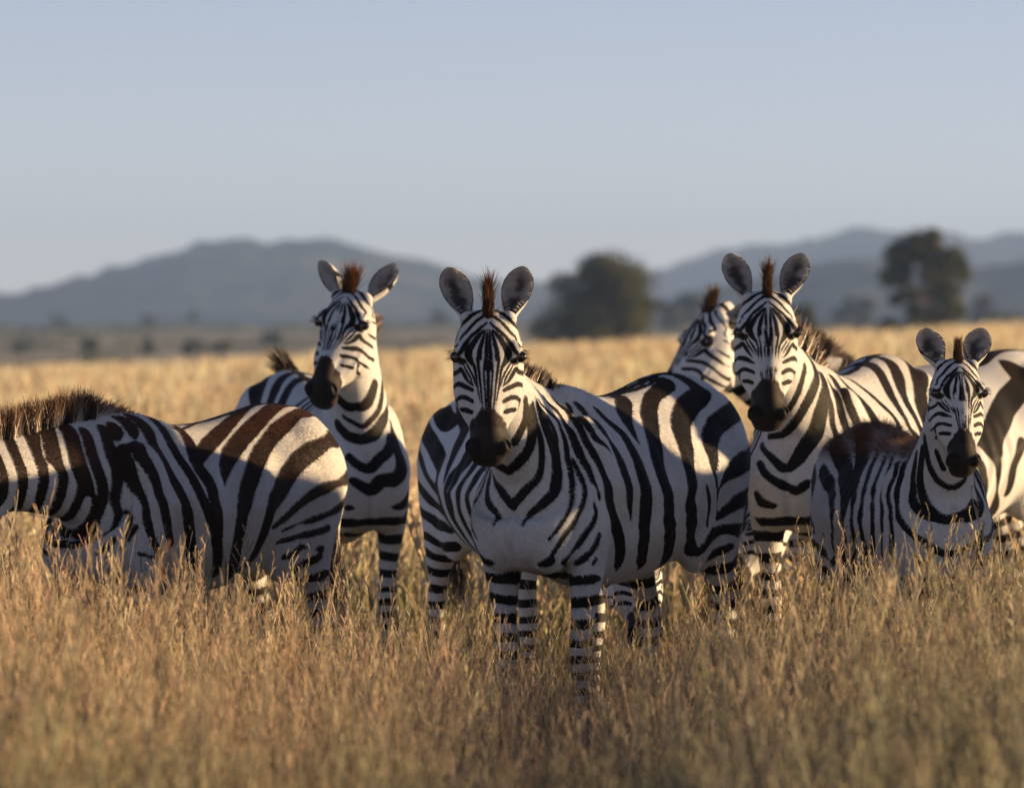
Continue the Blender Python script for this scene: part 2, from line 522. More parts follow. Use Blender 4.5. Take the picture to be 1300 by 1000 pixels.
class Pose:
    def __init__(self, Z):
        self.Z = Z
        a = R(Z['alpha']); sx = Z['sx']
        fwd = np.array([sx * math.cos(a), -math.sin(a), 0]); lat = np.array([-fwd[1], fwd[0], 0]); up = np.array([0, 0, 1.])
        bp = R(Z.get('body_pitch', 0))
        f2 = fwd * math.cos(bp) - up * math.sin(bp); u2 = fwd * math.sin(bp) + up * math.cos(bp)
        self.B = np.stack([f2, lat, u2], 1)            # body -> world
        self.s = Z['scale']; self.root = np.array(Z['root'], dtype=float)
        # head target
        U, V, L = axes_from(*Z['head'])
        poll = np.array(Z['poll'], dtype=float)        # world
        self.hU, self.hV, self.hL = (self.B.T @ U, self.B.T @ V, self.B.T @ L)
        self.P1 = (self.B.T @ (poll - self.root)) / self.s
        self.hs = Z.get('head_scale', 1.0)
        te = Z.get('neck_end', None)
        endt = self.B.T @ np.array(te, dtype=float) if te is not None else None
        if endt is None:
            h = self.hU + self.hV; h[2] = 0; h /= np.linalg.norm(h)
            endt = h * .45 + np.array([0, 0, .9])
        endt /= np.linalg.norm(endt)
        P0 = NB; self.P0 = P0
        # the neck ends a little inside the skull
        off = .3 * 0
        end = self.P1 - self.hV * .02 - self.hU * .0
        end = end - endt * .03
        D = np.linalg.norm(end - P0)
        ts = np.linspace(0, 1, 60)
        sp = R(Z.get('neck_start', 52)); m0 = np.array([math.cos(sp), 0, math.sin(sp)]) * D * Z.get('neck_pull', 1.1); m1 = endt * D * 1.0
        C = np.outer(2*ts**3-3*ts**2+1, P0) + np.outer(ts**3-2*ts**2+ts, m0) + np.outer(-2*ts**3+3*ts**2, end) + np.outer(ts**3-ts**2, m1)
        T = np.gradient(C, ts, axis=0); T /= np.linalg.norm(T, axis=1)[:, None]
        arc = np.concatenate([[0], np.cumsum(np.linalg.norm(np.diff(C, axis=0), axis=1))]); arc = arc / arc[-1] * NECK_L
        b0 = np.array([0, 1., 0]); b1 = self.hL - endt * np.dot(self.hL, endt); b1 /= np.linalg.norm(b1)
        Bv = np.outer(1 - sstep(.1, 1, ts), b0) + np.outer(sstep(.1, 1, ts), b1)
        Bv -= T * (T * Bv).sum(1)[:, None]; Bv /= np.linalg.norm(Bv, axis=1)[:, None]
        self.arc, self.C, self.T, self.Bv = arc, C, T, Bv
        self.Nv = np.cross(T, Bv)

    def neck(self, P):
        q = P - NB
        t = q @ NA; n = q @ NN; b = q[:, 1]
        tc = np.clip(t, 0, NECK_L)
        g = lambda A: np.stack([np.interp(tc, self.arc, A[:, k]) for k in range(3)], 1)
        C, T, Bv, Nv = g(self.C), g(self.T), g(self.Bv), g(self.Nv)
        out = C + T * (t - tc)[:, None] + Nv * n[:, None] + Bv * b[:, None]
        w = (sstep(-.04, .14, t) * np.maximum(sstep(.70, .98, P[:, 2]), sstep(.12, .3, t)))[:, None]
        return np.where(t[:, None] < -.04, P, P * (1 - w) + out * w)

    def head(self, P):
        u, v, w = head_coords(P)
        u = np.where(u > .36, .36 + (u - .36) * .87, u) * self.hs * .84; v = v * self.hs; w = w * self.hs * 1.08
        return self.P1 + np.outer(u, self.hU) + np.outer(v, self.hV) + np.outer(w, self.hL)

    def __call__(self, P, force_head=None, world=True):
        P = np.asarray(P, dtype=float)
        hw = head_weight(P) if force_head is None else np.full(len(P), float(force_head))
        t = (P - NB) @ NA
        hw = hw * (t > .2) if force_head is None else hw
        Q = self.neck(P)
        for (leg, piv, ang) in self.Z.get('legs', []):
            fx, sy = leg
            m = sstep(piv[1] + .08, piv[1] - .22, P[:, 2]) * ((P[:, 0] > 0) == (fx > 0)) * ((P[:, 1] > 0) == (sy > 0)) * (t < -.02) * sstep(0, .1, np.abs(P[:, 0]))
            a = R(ang) * m
            dx = Q[:, 0] - piv[0]; dz = Q[:, 2] - piv[1]
            Q = Q.copy()
            Q[:, 0] = piv[0] + dx * np.cos(a) - dz * np.sin(a)
            Q[:, 2] = piv[1] + dx * np.sin(a) + dz * np.cos(a)
        H = self.head(P)
        Q = Q * (1 - hw)[:, None] + H * hw[:, None]
        Q = Q * self.s
        return Q @ self.B.T if not world else Q @ self.B.T + 0

# ------------------------------------------------------------------ stripes (all in the rest pose of the body)
def spline(pts, m=5):
    p = np.array(pts, dtype=float)
    if len(p) < 3: return p
    q = np.vstack([2 * p[0] - p[1], p, 2 * p[-1] - p[-2]])
    o = []
    for i in range(1, len(q) - 2):
        for k in range(m):
            t = k / m
            o.append(.5 * ((2*q[i]) + (-q[i-1]+q[i+1])*t + (2*q[i-1]-5*q[i]+4*q[i+1]-q[i+2])*t*t + (-q[i-1]+3*q[i]-3*q[i+1]+q[i+2])*t**3))
    o.append(p[-1])
    o = np.array(o); o[:, -1] = np.maximum(o[:, -1], 0)
    return o

def seg_field(P, strokes, best):
    """strokes: list of (k,4) arrays x,y,z,halfwidth; best: running max of (halfwidth - distance)"""
    for st in strokes:
        s = spline(st)
        lo = s[:, :3].min(0) - .08; hi = s[:, :3].max(0) + .08
        idx = np.where(((P > lo) & (P < hi)).all(1))[0]
        if not len(idx): continue
        Q = P[idx]; b = best[idx]
        for a, c in zip(s[:-1], s[1:]):
            d = c[:3] - a[:3]; L2 = d @ d + 1e-12
            t = np.clip(((Q - a[:3]) @ d) / L2, 0, 1)
            dist = np.linalg.norm(Q - a[:3] - t[:, None] * d, axis=1)
            b = np.maximum(b, a[3] + (c[3] - a[3]) * t - dist)
        best[idx] = b
    return best

# side-view flank pattern of the plains zebra: strokes in drawing units (cx, cy, full width)
FLANK = [
 [(360,260,30),(395,350,40),(430,450,42),(470,560,40),(500,640,34),(520,720,30)],
 [(405,235,38),(450,350,45),(500,450,45),(530,560,40),(535,640,30)],
 [(450,235,36),(510,340,44),(560,440,46),(600,560,46),(605,720,44)],
 [(500,235,30),(560,340,42),(620,430,46),(660,520,46),(685,600,44),(680,740,40)],
 [(560,230,30),(590,290,44),(620,370,54),(670,440,56),(690,520,50),(688,620,40)],
 [(800,170,30),(730,240,44),(665,310,50),(635,380,46)],
 [(860,180,40),(790,260,56),(735,330,64),(710,400,46),(706,450,10)],
 [(970,190,50),(880,260,62),(820,350,66),(790,440,66),(770,520,60),(755,620,56),(725,730,40)],
 [(1080,250,56),(960,350,66),(900,430,62),(870,500,58),(840,590,50),(800,670,44),(750,720,30)],
 [(1125,400,40),(1000,460,46),(920,530,40),(870,600,26)],
 [(1110,490,34),(990,550,34),(900,600,24)],
 [(395,530,24),(410,570,20),(375,650,16)],
]
def cv(p):
    return (.36 - .001438 * (p[0] - 380), 1.28 - (p[1] - 165) * .00117, p[2] * .0005)

def planar_field(P, strokes2, best, mask):
    """strokes in the side view (x,z,halfwidth) used for both sides"""
    Q = P[:, [0, 2]]
    for st in strokes2:
        s = spline([cv(p) for p in st])
        for a, c in zip(s[:-1], s[1:]):
            d = c[:2] - a[:2]; L2 = d @ d + 1e-12
            t = np.clip(((Q - a[:2]) @ d) / L2, 0, 1)
            dist = np.linalg.norm(Q - a[:2] - t[:, None] * d, axis=1)
            best = np.where(mask, np.maximum(best, a[2] + (c[2] - a[2]) * t - dist), best)
    return best

def neck_field(P, seed, n=9, lean=.5, w0=.52):
    q = P - NB
    t = q @ NA; nrm = q @ NN; lat = np.abs(q[:, 1])
    wob = vnoise(P, 5, seed) * .018 + vnoise(P, 11, seed + 3) * .006
    ph = (t + .10 * nrm * lean - .25 * lat * lean + wob) / (.078 - .02 * t)
    return (np.cos(2 * math.pi * ph) + .12) * .016

def leg_field(P, seed, hind):
    z = P[:, 2]
    wob = vnoise(P, 9, seed) * .010 + vnoise(P, 24, seed + 5) * .005
    zz = z + wob + np.where(hind, .35 * (P[:, 0] + .45), .15 * (P[:, 0] - .44)) * sstep(.2, .8, z)
    # band spacing shrinks towards the hoof
    ph = np.log(zz.clip(.02) * 1.0 + .35) * 13.5
    per = (zz.clip(.02) + .35) / 13.5
    return np.cos(2 * math.pi * ph) * per * .30

def face_field(P, seed):
    u, v, w = head_coords(P)
    aw = np.abs(w)
    vc = -.035
    psi = np.degrees(np.arctan2(aw, v - vc))            # 0 on the ridge of the nose, ~90 at the side
    wob = vnoise(np.stack([u, v, w], 1), 26, seed) * .09 + vnoise(np.stack([u, v, w], 1), 60, seed) * .04
    # front: long lines; number of lines is fixed, they open on the forehead and close to the nose and to the poll
    open_ = .62 + .38 * np.exp(-((u - .13) / .10) ** 2)
    side = sstep(34, 66, psi)
    hw = np.interp(u, [0, .05, .12, .2, .3, .42], [.045, .064, .074, .062, .047, .040])
    front = aw / hw * 3.0
    ph = front * (1 - side * .75) + side * (4.6 - u * 27 * sstep(.10, .17, u) + (psi - 60) * .022)
    back = sstep(.13, .03, u)
    ph = ph * (1 - back) + back * (aw / .028 - u * 22)
    ph = ph + wob
    per = np.where(side > .5, .036, .018)
    s = np.cos(2 * math.pi * ph + math.pi * .15)
    return s * np.clip(per, .012, .05) * .22 + side * .0 + (1 - side) * .001

#==COATS: stripes drawn on the rest body (x, y, z, half width)
FACE = [[(0.056,0.072,0.003,0.0022),(0.11,0.075,0.004,0.005),(0.203,0.066,0.004,0.0055),(0.201,0.067,0.001,0.0039),(0.26,0.059,0.002,0.0036),(0.312,0.053,0.001,0.0034),(0.352,0.047,0.001,0.003)],
  [(0.059,0.072,0.008,0.0022),(0.097,0.074,0.016,0.0057),(0.134,0.072,0.024,0.0074),(0.166,0.068,0.026,0.0076),(0.165,0.067,0.03,0.0055),(0.233,0.057,0.024,0.0044),(0.302,0.049,0.019,0.0031),(0.352,0.047,0.015,0.003)],
  [(0.06,0.071,0.013,0.0046),(0.095,0.068,0.037,0.0101),(0.135,0.059,0.055,0.0124),(0.165,0.053,0.051,0.0111),(0.198,0.056,0.038,0.0056),(0.253,0.048,0.032,0.0041),(0.301,0.045,0.026,0.0026),(0.352,0.047,0.021,0.003)],
  [(0.029,0.068,0.004,0.0037),(0.059,0.068,0.029,0.0068),(0.086,0.057,0.054,0.0085),(0.118,0.058,0.069,0.0079),(0.141,0.053,0.082,0.0079),(0.152,-0.01,0.1,0.006),(0.135,-0.08,0.095,0.007),(0.1,-0.14,0.075,0.006),(0.352,0.047,0.06,0.003)],
  [(-0.002,0.061,0.008,0.0064),(0.023,0.058,0.035,0.007),(0.056,0.046,0.06,0.008),(0.078,0.024,0.079,0.0074),(0.11,0.048,0.091,0.0069),(0.1,0,0.1,0.005),(0.08,-0.06,0.09,0.006),(0.05,-0.11,0.07,0.006)],
  [(-0.025,0.053,0.016,0.0064),(-0.009,0.05,0.041,0.007),(0.018,0.043,0.066,0.006),(0.034,-0.005,0.084,0.0063),(0.071,-0.015,0.093,0.0044),(0.05,-0.07,0.085,0.006),(0.02,-0.12,0.06,0.006)],
  [(0.081,0.074,0.006,0.0014),(0.147,0.074,0.01,0.0022),(0.2,0.066,0.012,0.0032),(0.235,0.061,0.012,0.0032),(0.308,0.052,0.008,0.003),(0.352,0.047,0.006,0.003)],
  [(0.163,0.041,0.071,0.0042),(0.193,0.041,0.054,0.0046),(0.226,0.045,0.042,0.004),(0.26,0.043,0.035,0.0022)],
  [(0.172,0.026,0.071,0.0025),(0.199,0.03,0.062,0.0047),(0.227,0.036,0.05,0.0045),(0.259,0.038,0.042,0.0022)],
  [(0.26,0.059,0.002,0.0036),(0.312,0.053,0.001,0.0034)],
  [(0.26,0.059,0.002,0.0036),(0.312,0.053,0.001,0.0034)],
  [(0.14,-0.155,0.083,0.007),(0.172,-0.1,0.1,0.007),(0.188,-0.047,0.099,0.0093),(0.192,-0.006,0.086,0.0095),(0.187,0.011,0.078,0.0089),(0.214,0.019,0.067,0.0086),(0.236,0.026,0.057,0.006),(0.255,0.036,0.045,0.0028)],
  [(0.18,-0.168,0.07,0.008),(0.215,-0.13,0.088,0.009),(0.235,-0.07,0.099,0.008),(0.235,-0.017,0.086,0.0095),(0.254,0.013,0.064,0.0093),(0.272,0.032,0.044,0.0071)],
  [(0.225,-0.162,0.062,0.008),(0.26,-0.12,0.084,0.009),(0.285,-0.065,0.095,0.007),(0.289,-0.027,0.087,0.008),(0.285,-0.017,0.079,0.0088),(0.292,0.004,0.064,0.0091),(0.311,0.023,0.044,0.0084)],
  [(0.27,-0.145,0.05,0.007),(0.31,-0.1,0.07,0.008),(0.327,-0.06,0.082,0.007),(0.291,-0.028,0.087,0.0042),(0.305,-0.047,0.088,0.0061)],
  [(0.329,-0.025,0.076,0.0085),(0.335,-0.008,0.064,0.0099),(0.347,0.007,0.048,0.0085)]]
COATS = {
 'A': [[(0.557,0,1.4,0.0115),(0.567,0.004,1.42,0.0115),(0.595,0.034,1.418,0.0115),(0.63,0.059,1.409,0.0115),(0.713,0.088,1.379,0.0121),(0.77,0.06,1.332,0.0132)],
  [(0.529,0,1.379,0.0157),(0.541,0.002,1.395,0.0157),(0.602,0.057,1.384,0.0179),(0.696,0.088,1.329,0.0176),(0.766,0.009,1.258,0.0154),(0.76,0,1.251,0.0154)],
  [(0.492,0,1.348,0.0226),(0.506,0.007,1.36,0.0226),(0.611,0.081,1.335,0.0247),(0.678,0.088,1.279,0.024),(0.74,0.02,1.215,0.0205),(0.738,0,1.205,0.0205)],
  [(0.456,0,1.311,0.0242),(0.466,0.003,1.326,0.0242),(0.486,0.028,1.325,0.0242),(0.597,0.097,1.274,0.0274),(0.657,0.085,1.188,0.0266)],
  [(0.459,0.05,1.27,0.0256),(0.553,0.108,1.212,0.0293),(0.615,0.095,1.114,0.0328),(0.671,0.038,1.027,0.0269),(0.696,0.02,0.835,0.0228)],
  [(0.432,0.062,1.229,0.0185),(0.509,0.112,1.176,0.0204),(0.563,0.116,1.09,0.0196),(0.651,0.095,1.007,0.0166)],
  [(0.377,0.06,1.198,0.0154),(0.44,0.108,1.153,0.0191),(0.503,0.135,1.089,0.0197),(0.588,0.139,1.012,0.0171),(0.629,0.161,0.826,0.0127)],
  [(0.35,0.063,1.191,0.0143),(0.438,0.148,1.134,0.0199),(0.5,0.17,1.023,0.0216),(0.476,0.208,0.87,0.0199),(0.431,0.212,0.781,0.0169),(0.272,0.109,0.664,0.0139)],
  [(0.309,0.065,1.191,0.0166),(0.412,0.174,1.112,0.0213),(0.426,0.207,0.991,0.0226),(0.38,0.211,0.868,0.0203),(0.339,0.19,0.795,0.015)],
  [(0.273,0.068,1.187,0.0167),(0.336,0.16,1.102,0.0213),(0.324,0.206,0.999,0.0238),(0.287,0.233,0.866,0.0238),(0.207,0.17,0.708,0.0233)],
  [(0.21,0,1.212,0.0147),(0.209,0.029,1.207,0.0147),(0.22,0.065,1.187,0.0147),(0.25,0.143,1.107,0.0189),(0.234,0.216,1.009,0.0218),(0.216,0.259,0.91,0.0235),(0.159,0.247,0.819,0.0233),(0.057,0.154,0.681,0.0221)],
  [(0.131,0,1.201,0.0179),(0.13,0.004,1.207,0.0179),(0.134,0.044,1.198,0.0179),(0.148,0.11,1.151,0.0246),(0.187,0.176,1.074,0.0287),(0.166,0.23,0.997,0.0293),(0.174,0.266,0.909,0.0261),(0.134,0.228,0.774,0.0206)],
  [(-0.499,-0.061,1.261,0.0188),(-0.453,-0.048,1.271,0.0188),(-0.407,-0.034,1.275,0.0188),(-0.361,-0.02,1.274,0.0188),(-0.316,-0.005,1.268,0.0188),(-0.105,0.071,1.203,0.0265),(0.062,0.126,1.139,0.0308),(0.172,0.17,1.085,0.0248)],
  [(-0.565,0,1.259,0.0288),(-0.521,0.006,1.269,0.0288),(-0.476,0.023,1.274,0.0288),(-0.431,0.039,1.274,0.0288),(-0.388,0.054,1.268,0.0288),(-0.192,0.108,1.191,0.0331),(-0.032,0.156,1.115,0.0358),(0.065,0.203,1.05,0.0254),(0.098,0.234,0.996,0.0042)],
  [(-0.676,0,1.172,0.0297),(-0.657,0.001,1.207,0.0297),(-0.623,0.027,1.229,0.0297),(-0.586,0.05,1.244,0.0297),(-0.548,0.069,1.248,0.0297),(-0.301,0.142,1.185,0.0332),(-0.137,0.192,1.092,0.0355),(-0.021,0.246,0.993,0.0365),(0.041,0.27,0.906,0.0338),(0.034,0.242,0.794,0.0298),(-0.039,0.143,0.672,0.0243),(-0.058,0.109,0.648,0.0243),(-0.077,0.069,0.632,0.0243),(-0.095,0.025,0.625,0.0243),(-0.111,0,0.627,0.0243)],
  [(-0.692,0.007,1.124,0.0387),(-0.684,0.052,1.138,0.0387),(-0.666,0.094,1.149,0.0387),(-0.636,0.126,1.153,0.0387),(-0.6,0.151,1.153,0.0387),(-0.351,0.217,1.089,0.0375),(-0.218,0.241,1.001,0.0354),(-0.126,0.271,0.925,0.0316),(-0.107,0.246,0.824,0.0274),(-0.098,0.196,0.733,0.0221),(-0.067,0.155,0.686,0.0158)],
  [(-0.7,0.025,1.053,0.0257),(-0.696,0.072,1.043,0.0257),(-0.685,0.118,1.033,0.0257),(-0.669,0.156,1.023,0.0257),(-0.647,0.182,1.015,0.0257),(-0.393,0.242,0.962,0.024),(-0.216,0.25,0.877,0.0191),(-0.154,0.248,0.845,0.0105)],
  [(-0.689,0.101,0.993,0.0183),(-0.674,0.14,0.969,0.0183),(-0.649,0.173,0.948,0.0183),(-0.612,0.197,0.93,0.0183),(-0.576,0.215,0.914,0.0183),(-0.396,0.225,0.862,0.0131),(-0.217,0.235,0.83,0.0074)],
  [(-0.48,0.229,0.831,0.0154),(-0.337,0.214,0.806,0.0126),(-0.216,0.213,0.789,0.0106)],
  [(-0.451,0.223,0.758,0.0153),(-0.268,0.199,0.734,0.0111)],
  [(0.584,0.163,0.972,0.0107),(0.554,0.187,0.873,0.015),(0.589,0.169,0.768,0.0081)],
  [(0.524,0.192,0.86,0.0119),(0.547,0.176,0.817,0.009)],
  [(0.509,0.193,0.767,0.0088),(0.439,0.211,0.749,0.0108)],
  [(0.152,0.06,1.189,0.0074),(-0.023,-0.006,1.213,0.0076),(-0.162,-0.007,1.236,0.0081),(-0.21,-0.008,1.245,0.0081),(-0.256,-0.008,1.255,0.0081),(-0.303,-0.009,1.266,0.0081),(-0.351,-0.01,1.274,0.0081)]],
 'B': [[(0.714,-0.007,1.154,0.0172),(0.709,0.03,1.156,0.0202),(0.696,0.061,1.186,0.0232),(0.677,0.084,1.242,0.0228)],
  [(0.676,-0.057,1.123,0.0097),(0.687,-0.025,1.1,0.0095),(0.684,0.008,1.083,0.0101),(0.679,0.045,1.105,0.0127),(0.649,0.082,1.146,0.0166),(0.618,0.101,1.218,0.0194),(0.6,0.1,1.26,0.0194),(0.585,0.085,1.303,0.0194),(0.573,0.062,1.346,0.0194),(0.566,0.035,1.388,0.0194)],
  [(0.634,-0.086,1.091,0.0259),(0.663,-0.048,1.047,0.0219),(0.673,0.013,1.039,0.0229),(0.642,0.074,1.081,0.0285),(0.563,0.115,1.138,0.0286),(0.529,0.119,1.158,0.0286),(0.495,0.109,1.176,0.0286),(0.458,0.092,1.193,0.0286),(0.422,0.071,1.208,0.0286)],
  [(0.683,-0.071,0.971,0.0182),(0.698,-0.045,0.936,0.021),(0.689,-0.007,0.92,0.0228),(0.696,0.04,0.955,0.0228),(0.674,0.082,0.983,0.0216),(0.614,0.109,1.028,0.0229)],
  [(0.525,0.129,1.085,0.0172),(0.634,0.124,0.989,0.0268),(0.668,0.129,0.919,0.0342),(0.688,0.094,0.873,0.0308),(0.699,0.034,0.867,0.03),(0.689,-0.009,0.831,0.025),(0.696,-0.075,0.87,0.02)],
  [(0.504,0.201,0.943,0.0286),(0.532,0.197,0.908,0.0286),(0.559,0.186,0.874,0.0286),(0.586,0.178,0.839,0.0286),(0.611,0.17,0.809,0.0286),(0.647,0.13,0.761,0.0259),(0.653,0.071,0.729,0.0244),(0.641,0.026,0.707,0.0253),(0.616,0.005,0.691,0.0284),(0.649,-0.042,0.716,0.0234),(0.66,-0.086,0.748,0.0207)],
  [(0.434,0.215,0.911,0.0164),(0.449,0.211,0.872,0.0164),(0.465,0.212,0.83,0.0164),(0.48,0.208,0.788,0.0164),(0.494,0.201,0.749,0.0164),(0.512,0.163,0.679,0.0173),(0.506,0.132,0.654,0.012)],
  [(0.424,0.212,0.857,0.0212),(0.439,0.213,0.815,0.0212),(0.454,0.212,0.772,0.0212),(0.468,0.207,0.73,0.0212),(0.48,0.196,0.689,0.0212),(0.493,0.175,0.645,0.0207)]],
 'C': [[(-0.411,-0.069,1.262,0.0465),(-0.37,-0.086,1.249,0.0465),(-0.329,-0.101,1.232,0.0465),(-0.288,-0.113,1.212,0.0465),(-0.248,-0.123,1.19,0.0465),(-0.019,-0.19,1.077,0.0438)],
  [(0.212,-0.26,0.921,0.0417),(0.118,-0.223,0.769,0.0403)],
  [(-0.629,-0.1,1.187,0.0416),(-0.586,-0.118,1.198,0.0416),(-0.543,-0.131,1.206,0.0416),(-0.501,-0.147,1.214,0.0416),(-0.461,-0.157,1.215,0.0416),(-0.325,-0.164,1.166,0.0455)],
  [(-0.079,-0.23,1.03,0.0454),(0.082,-0.271,0.918,0.0387),(0.088,-0.243,0.803,0.0322)],
  [(-0.664,-0.084,1.164,0.0414),(-0.635,-0.118,1.164,0.0414),(-0.598,-0.146,1.157,0.0414),(-0.563,-0.176,1.152,0.0414),(-0.528,-0.195,1.143,0.0414),(-0.304,-0.227,1.049,0.0369),(-0.126,-0.265,0.96,0.0304),(0.019,-0.267,0.859,0.0194)],
  [(-0.661,-0.134,1.112,0.0215),(-0.63,-0.166,1.099,0.0215),(-0.594,-0.191,1.082,0.0215),(-0.557,-0.211,1.064,0.0215),(-0.517,-0.225,1.045,0.0215),(-0.332,-0.255,0.955,0.0205),(-0.181,-0.258,0.886,0.0196)],
  [(-0.627,-0.188,0.973,0.0248),(-0.588,-0.206,0.956,0.0248),(-0.547,-0.221,0.939,0.0248),(-0.505,-0.231,0.921,0.0248),(-0.462,-0.235,0.905,0.0248),(-0.307,-0.226,0.85,0.0245),(-0.046,-0.244,0.811,0.0243)],
  [(-0.614,-0.178,0.864,0.0198),(-0.575,-0.201,0.849,0.0198),(-0.534,-0.217,0.836,0.0198),(-0.49,-0.226,0.823,0.0198),(-0.446,-0.228,0.811,0.0198),(-0.225,-0.193,0.758,0.0212)],
  [(-0.578,-0.144,0.762,0.0237),(-0.56,-0.179,0.741,0.0237),(-0.525,-0.204,0.73,0.0237),(-0.483,-0.214,0.721,0.0237),(-0.439,-0.211,0.715,0.0237),(-0.256,-0.17,0.693,0.0234)]],
 'D': [[(0.682,0.088,1.29,0.0144),(0.684,0.08,1.239,0.015),(0.697,0.066,1.208,0.0149),(0.71,0.044,1.18,0.0146)],
  [(0.657,0.093,1.263,0.0144),(0.659,0.088,1.221,0.0178),(0.658,0.085,1.184,0.0205),(0.667,0.072,1.15,0.0201),(0.684,0.046,1.122,0.0194),(0.691,0.015,1.102,0.0169),(0.686,-0.015,1.09,0.0143),(0.682,-0.02,1.081,0.0169),(0.671,-0.046,1.081,0.0166),(0.577,-0.121,1.054,0.0147),(0.544,-0.145,1.033,0.0147),(0.509,-0.171,1.006,0.0147),(0.466,-0.194,0.987,0.0147),(0.42,-0.205,0.98,0.0147)],
  [(0.641,0.097,1.28,0.0073),(0.638,0.096,1.224,0.0101),(0.624,0.097,1.161,0.0123),(0.622,0.09,1.106,0.0132),(0.637,0.077,1.056,0.0133),(0.675,0.036,1.018,0.0154),(0.688,0.009,0.991,0.0147),(0.692,-0.015,0.979,0.0136),(0.688,-0.035,0.986,0.0132)],
  [(0.614,0.099,1.268,0.013),(0.594,0.107,1.195,0.0188),(0.57,0.113,1.112,0.0207),(0.579,0.113,1.066,0.0194),(0.593,0.117,1.039,0.0197),(0.63,0.118,1.002,0.0191),(0.673,0.091,0.974,0.0175),(0.696,0.055,0.939,0.0132),(0.694,0.05,0.825,0.0047)],
  [(0.596,0.101,1.253,0.0064),(0.571,0.108,1.216,0.0098),(0.554,0.116,1.171,0.0087),(0.551,0.118,1.109,0.0011)],
  [(0.584,0.094,1.275,0.0087),(0.513,0.103,1.202,0.0109),(0.513,0.117,1.161,0.0131),(0.517,0.127,1.109,0.0129),(0.527,0.13,1.078,0.012),(0.544,0.139,1.043,0.0116),(0.574,0.156,0.994,0.0124),(0.603,0.165,0.944,0.0125),(0.618,0.168,0.87,0.0119),(0.638,0.153,0.813,0.0088),(0.652,0.125,0.771,0.0045)],
  [(0.516,0.14,1.06,0.0062),(0.535,0.162,1.012,0.0102),(0.549,0.189,0.94,0.013),(0.554,0.19,0.888,0.0171),(0.57,0.179,0.837,0.0149),(0.619,0.163,0.784,0.0112),(0.634,0.134,0.734,0.0091),(0.629,0.104,0.698,0.007)],
  [(0.498,0.076,1.254,0.0117),(0.463,0.092,1.196,0.0152),(0.47,0.119,1.14,0.0166),(0.486,0.144,1.093,0.0143),(0.499,0.169,1.027,0.0138),(0.502,0.196,0.959,0.0136),(0.502,0.195,0.961,0.0112),(0.472,0.208,0.894,0.0072)],
  [(0.414,0.06,1.22,0.0102),(0.392,0.082,1.171,0.0125),(0.442,0.144,1.135,0.0123),(0.459,0.168,1.088,0.0135),(0.458,0.193,1.018,0.0143),(0.443,0.208,0.967,0.0161),(0.43,0.217,0.92,0.023),(0.397,0.209,0.86,0.023),(0.313,0.191,0.784,0.0209),(0.256,0.17,0.722,0.0206),(0.177,0.108,0.644,0.0188),(0.149,0.082,0.626,0.0188),(0.12,0.053,0.613,0.0188),(0.091,0.02,0.608,0.0188),(0.063,0,0.609,0.0188)],
  [(0.499,0.202,0.884,0.0055),(0.492,0.205,0.846,0.0097),(0.518,0.189,0.793,0.0113),(0.547,0.161,0.745,0.0135),(0.578,0.141,0.697,0.0113),(0.464,0.051,0.665,0.008),(0.431,0.025,0.653,0.008),(0.397,0,0.646,0.008)],
  [(0.476,0.209,0.781,0.0108),(0.494,0.2,0.744,0.0116),(0.517,0.17,0.706,0.0123),(0.504,0.12,0.667,0.0121),(0.32,0.009,0.632,0.0113),(0.283,0,0.623,0.0113)],
  [(0.481,0.199,0.706,0.0092),(0.492,0.187,0.679,0.0063)],
  [(0.501,0.131,0.634,0.0116),(0.487,0.181,0.648,0.0113)],
  [(0.366,0.075,1.176,0.0099),(0.411,0.146,1.145,0.0127),(0.421,0.186,1.081,0.0119),(0.353,0.193,1.026,0.0022)],
  [(0.33,0.087,1.165,0.0138),(0.37,0.169,1.115,0.0211),(0.316,0.184,1.042,0.0224),(0.326,0.222,0.969,0.0207),(0.316,0.234,0.895,0.0154),(0.279,0.219,0.824,0.0044)],
  [(0.258,0.111,1.143,0.0154),(0.224,0.153,1.099,0.0205),(0.222,0.198,1.041,0.0251),(0.233,0.237,0.967,0.0262),(0.234,0.252,0.886,0.026),(0.206,0.232,0.796,0.025),(0.131,0.185,0.719,0.0253),(0.054,0.134,0.663,0.0222)],
  [(0.009,0.052,1.198,0.0324),(0.116,0.112,1.151,0.0311),(0.158,0.16,1.099,0.0188),(0.164,0.191,1.059,0.0028)],
  [(-0.279,0.064,1.245,0.0319),(-0.135,0.084,1.2,0.0288),(-0.015,0.135,1.134,0.0369),(0.064,0.189,1.068,0.0366),(0.109,0.23,1.002,0.0355),(0.12,0.263,0.928,0.0331),(0.089,0.258,0.838,0.031),(-0.014,0.209,0.745,0.0294),(-0.135,0.116,0.664,0.0262)],
  [(-0.395,0.125,1.221,0.0403),(-0.264,0.143,1.169,0.0416),(-0.145,0.184,1.103,0.0466),(-0.086,0.233,1.029,0.04),(-0.059,0.261,0.962,0.0359),(-0.045,0.269,0.88,0.0339),(-0.125,0.233,0.802,0.0312),(-0.241,0.173,0.715,0.0238)],
  [(-0.606,0.139,1.162,0.037),(-0.57,0.164,1.163,0.037),(-0.533,0.187,1.162,0.037),(-0.492,0.201,1.155,0.037),(-0.451,0.208,1.145,0.037),(-0.349,0.207,1.112,0.0369),(-0.287,0.216,1.063,0.0386),(-0.262,0.237,1.011,0.0303),(-0.231,0.261,0.959,0.0125),(-0.299,0.238,0.889,0.0068),(-0.343,0.214,0.827,0.0051),(-0.282,0.206,0.752,0.0051)],
  [(-0.159,0.267,0.922,0.0067),(-0.231,0.242,0.86,0.0146),(-0.28,0.211,0.79,0.0068)],
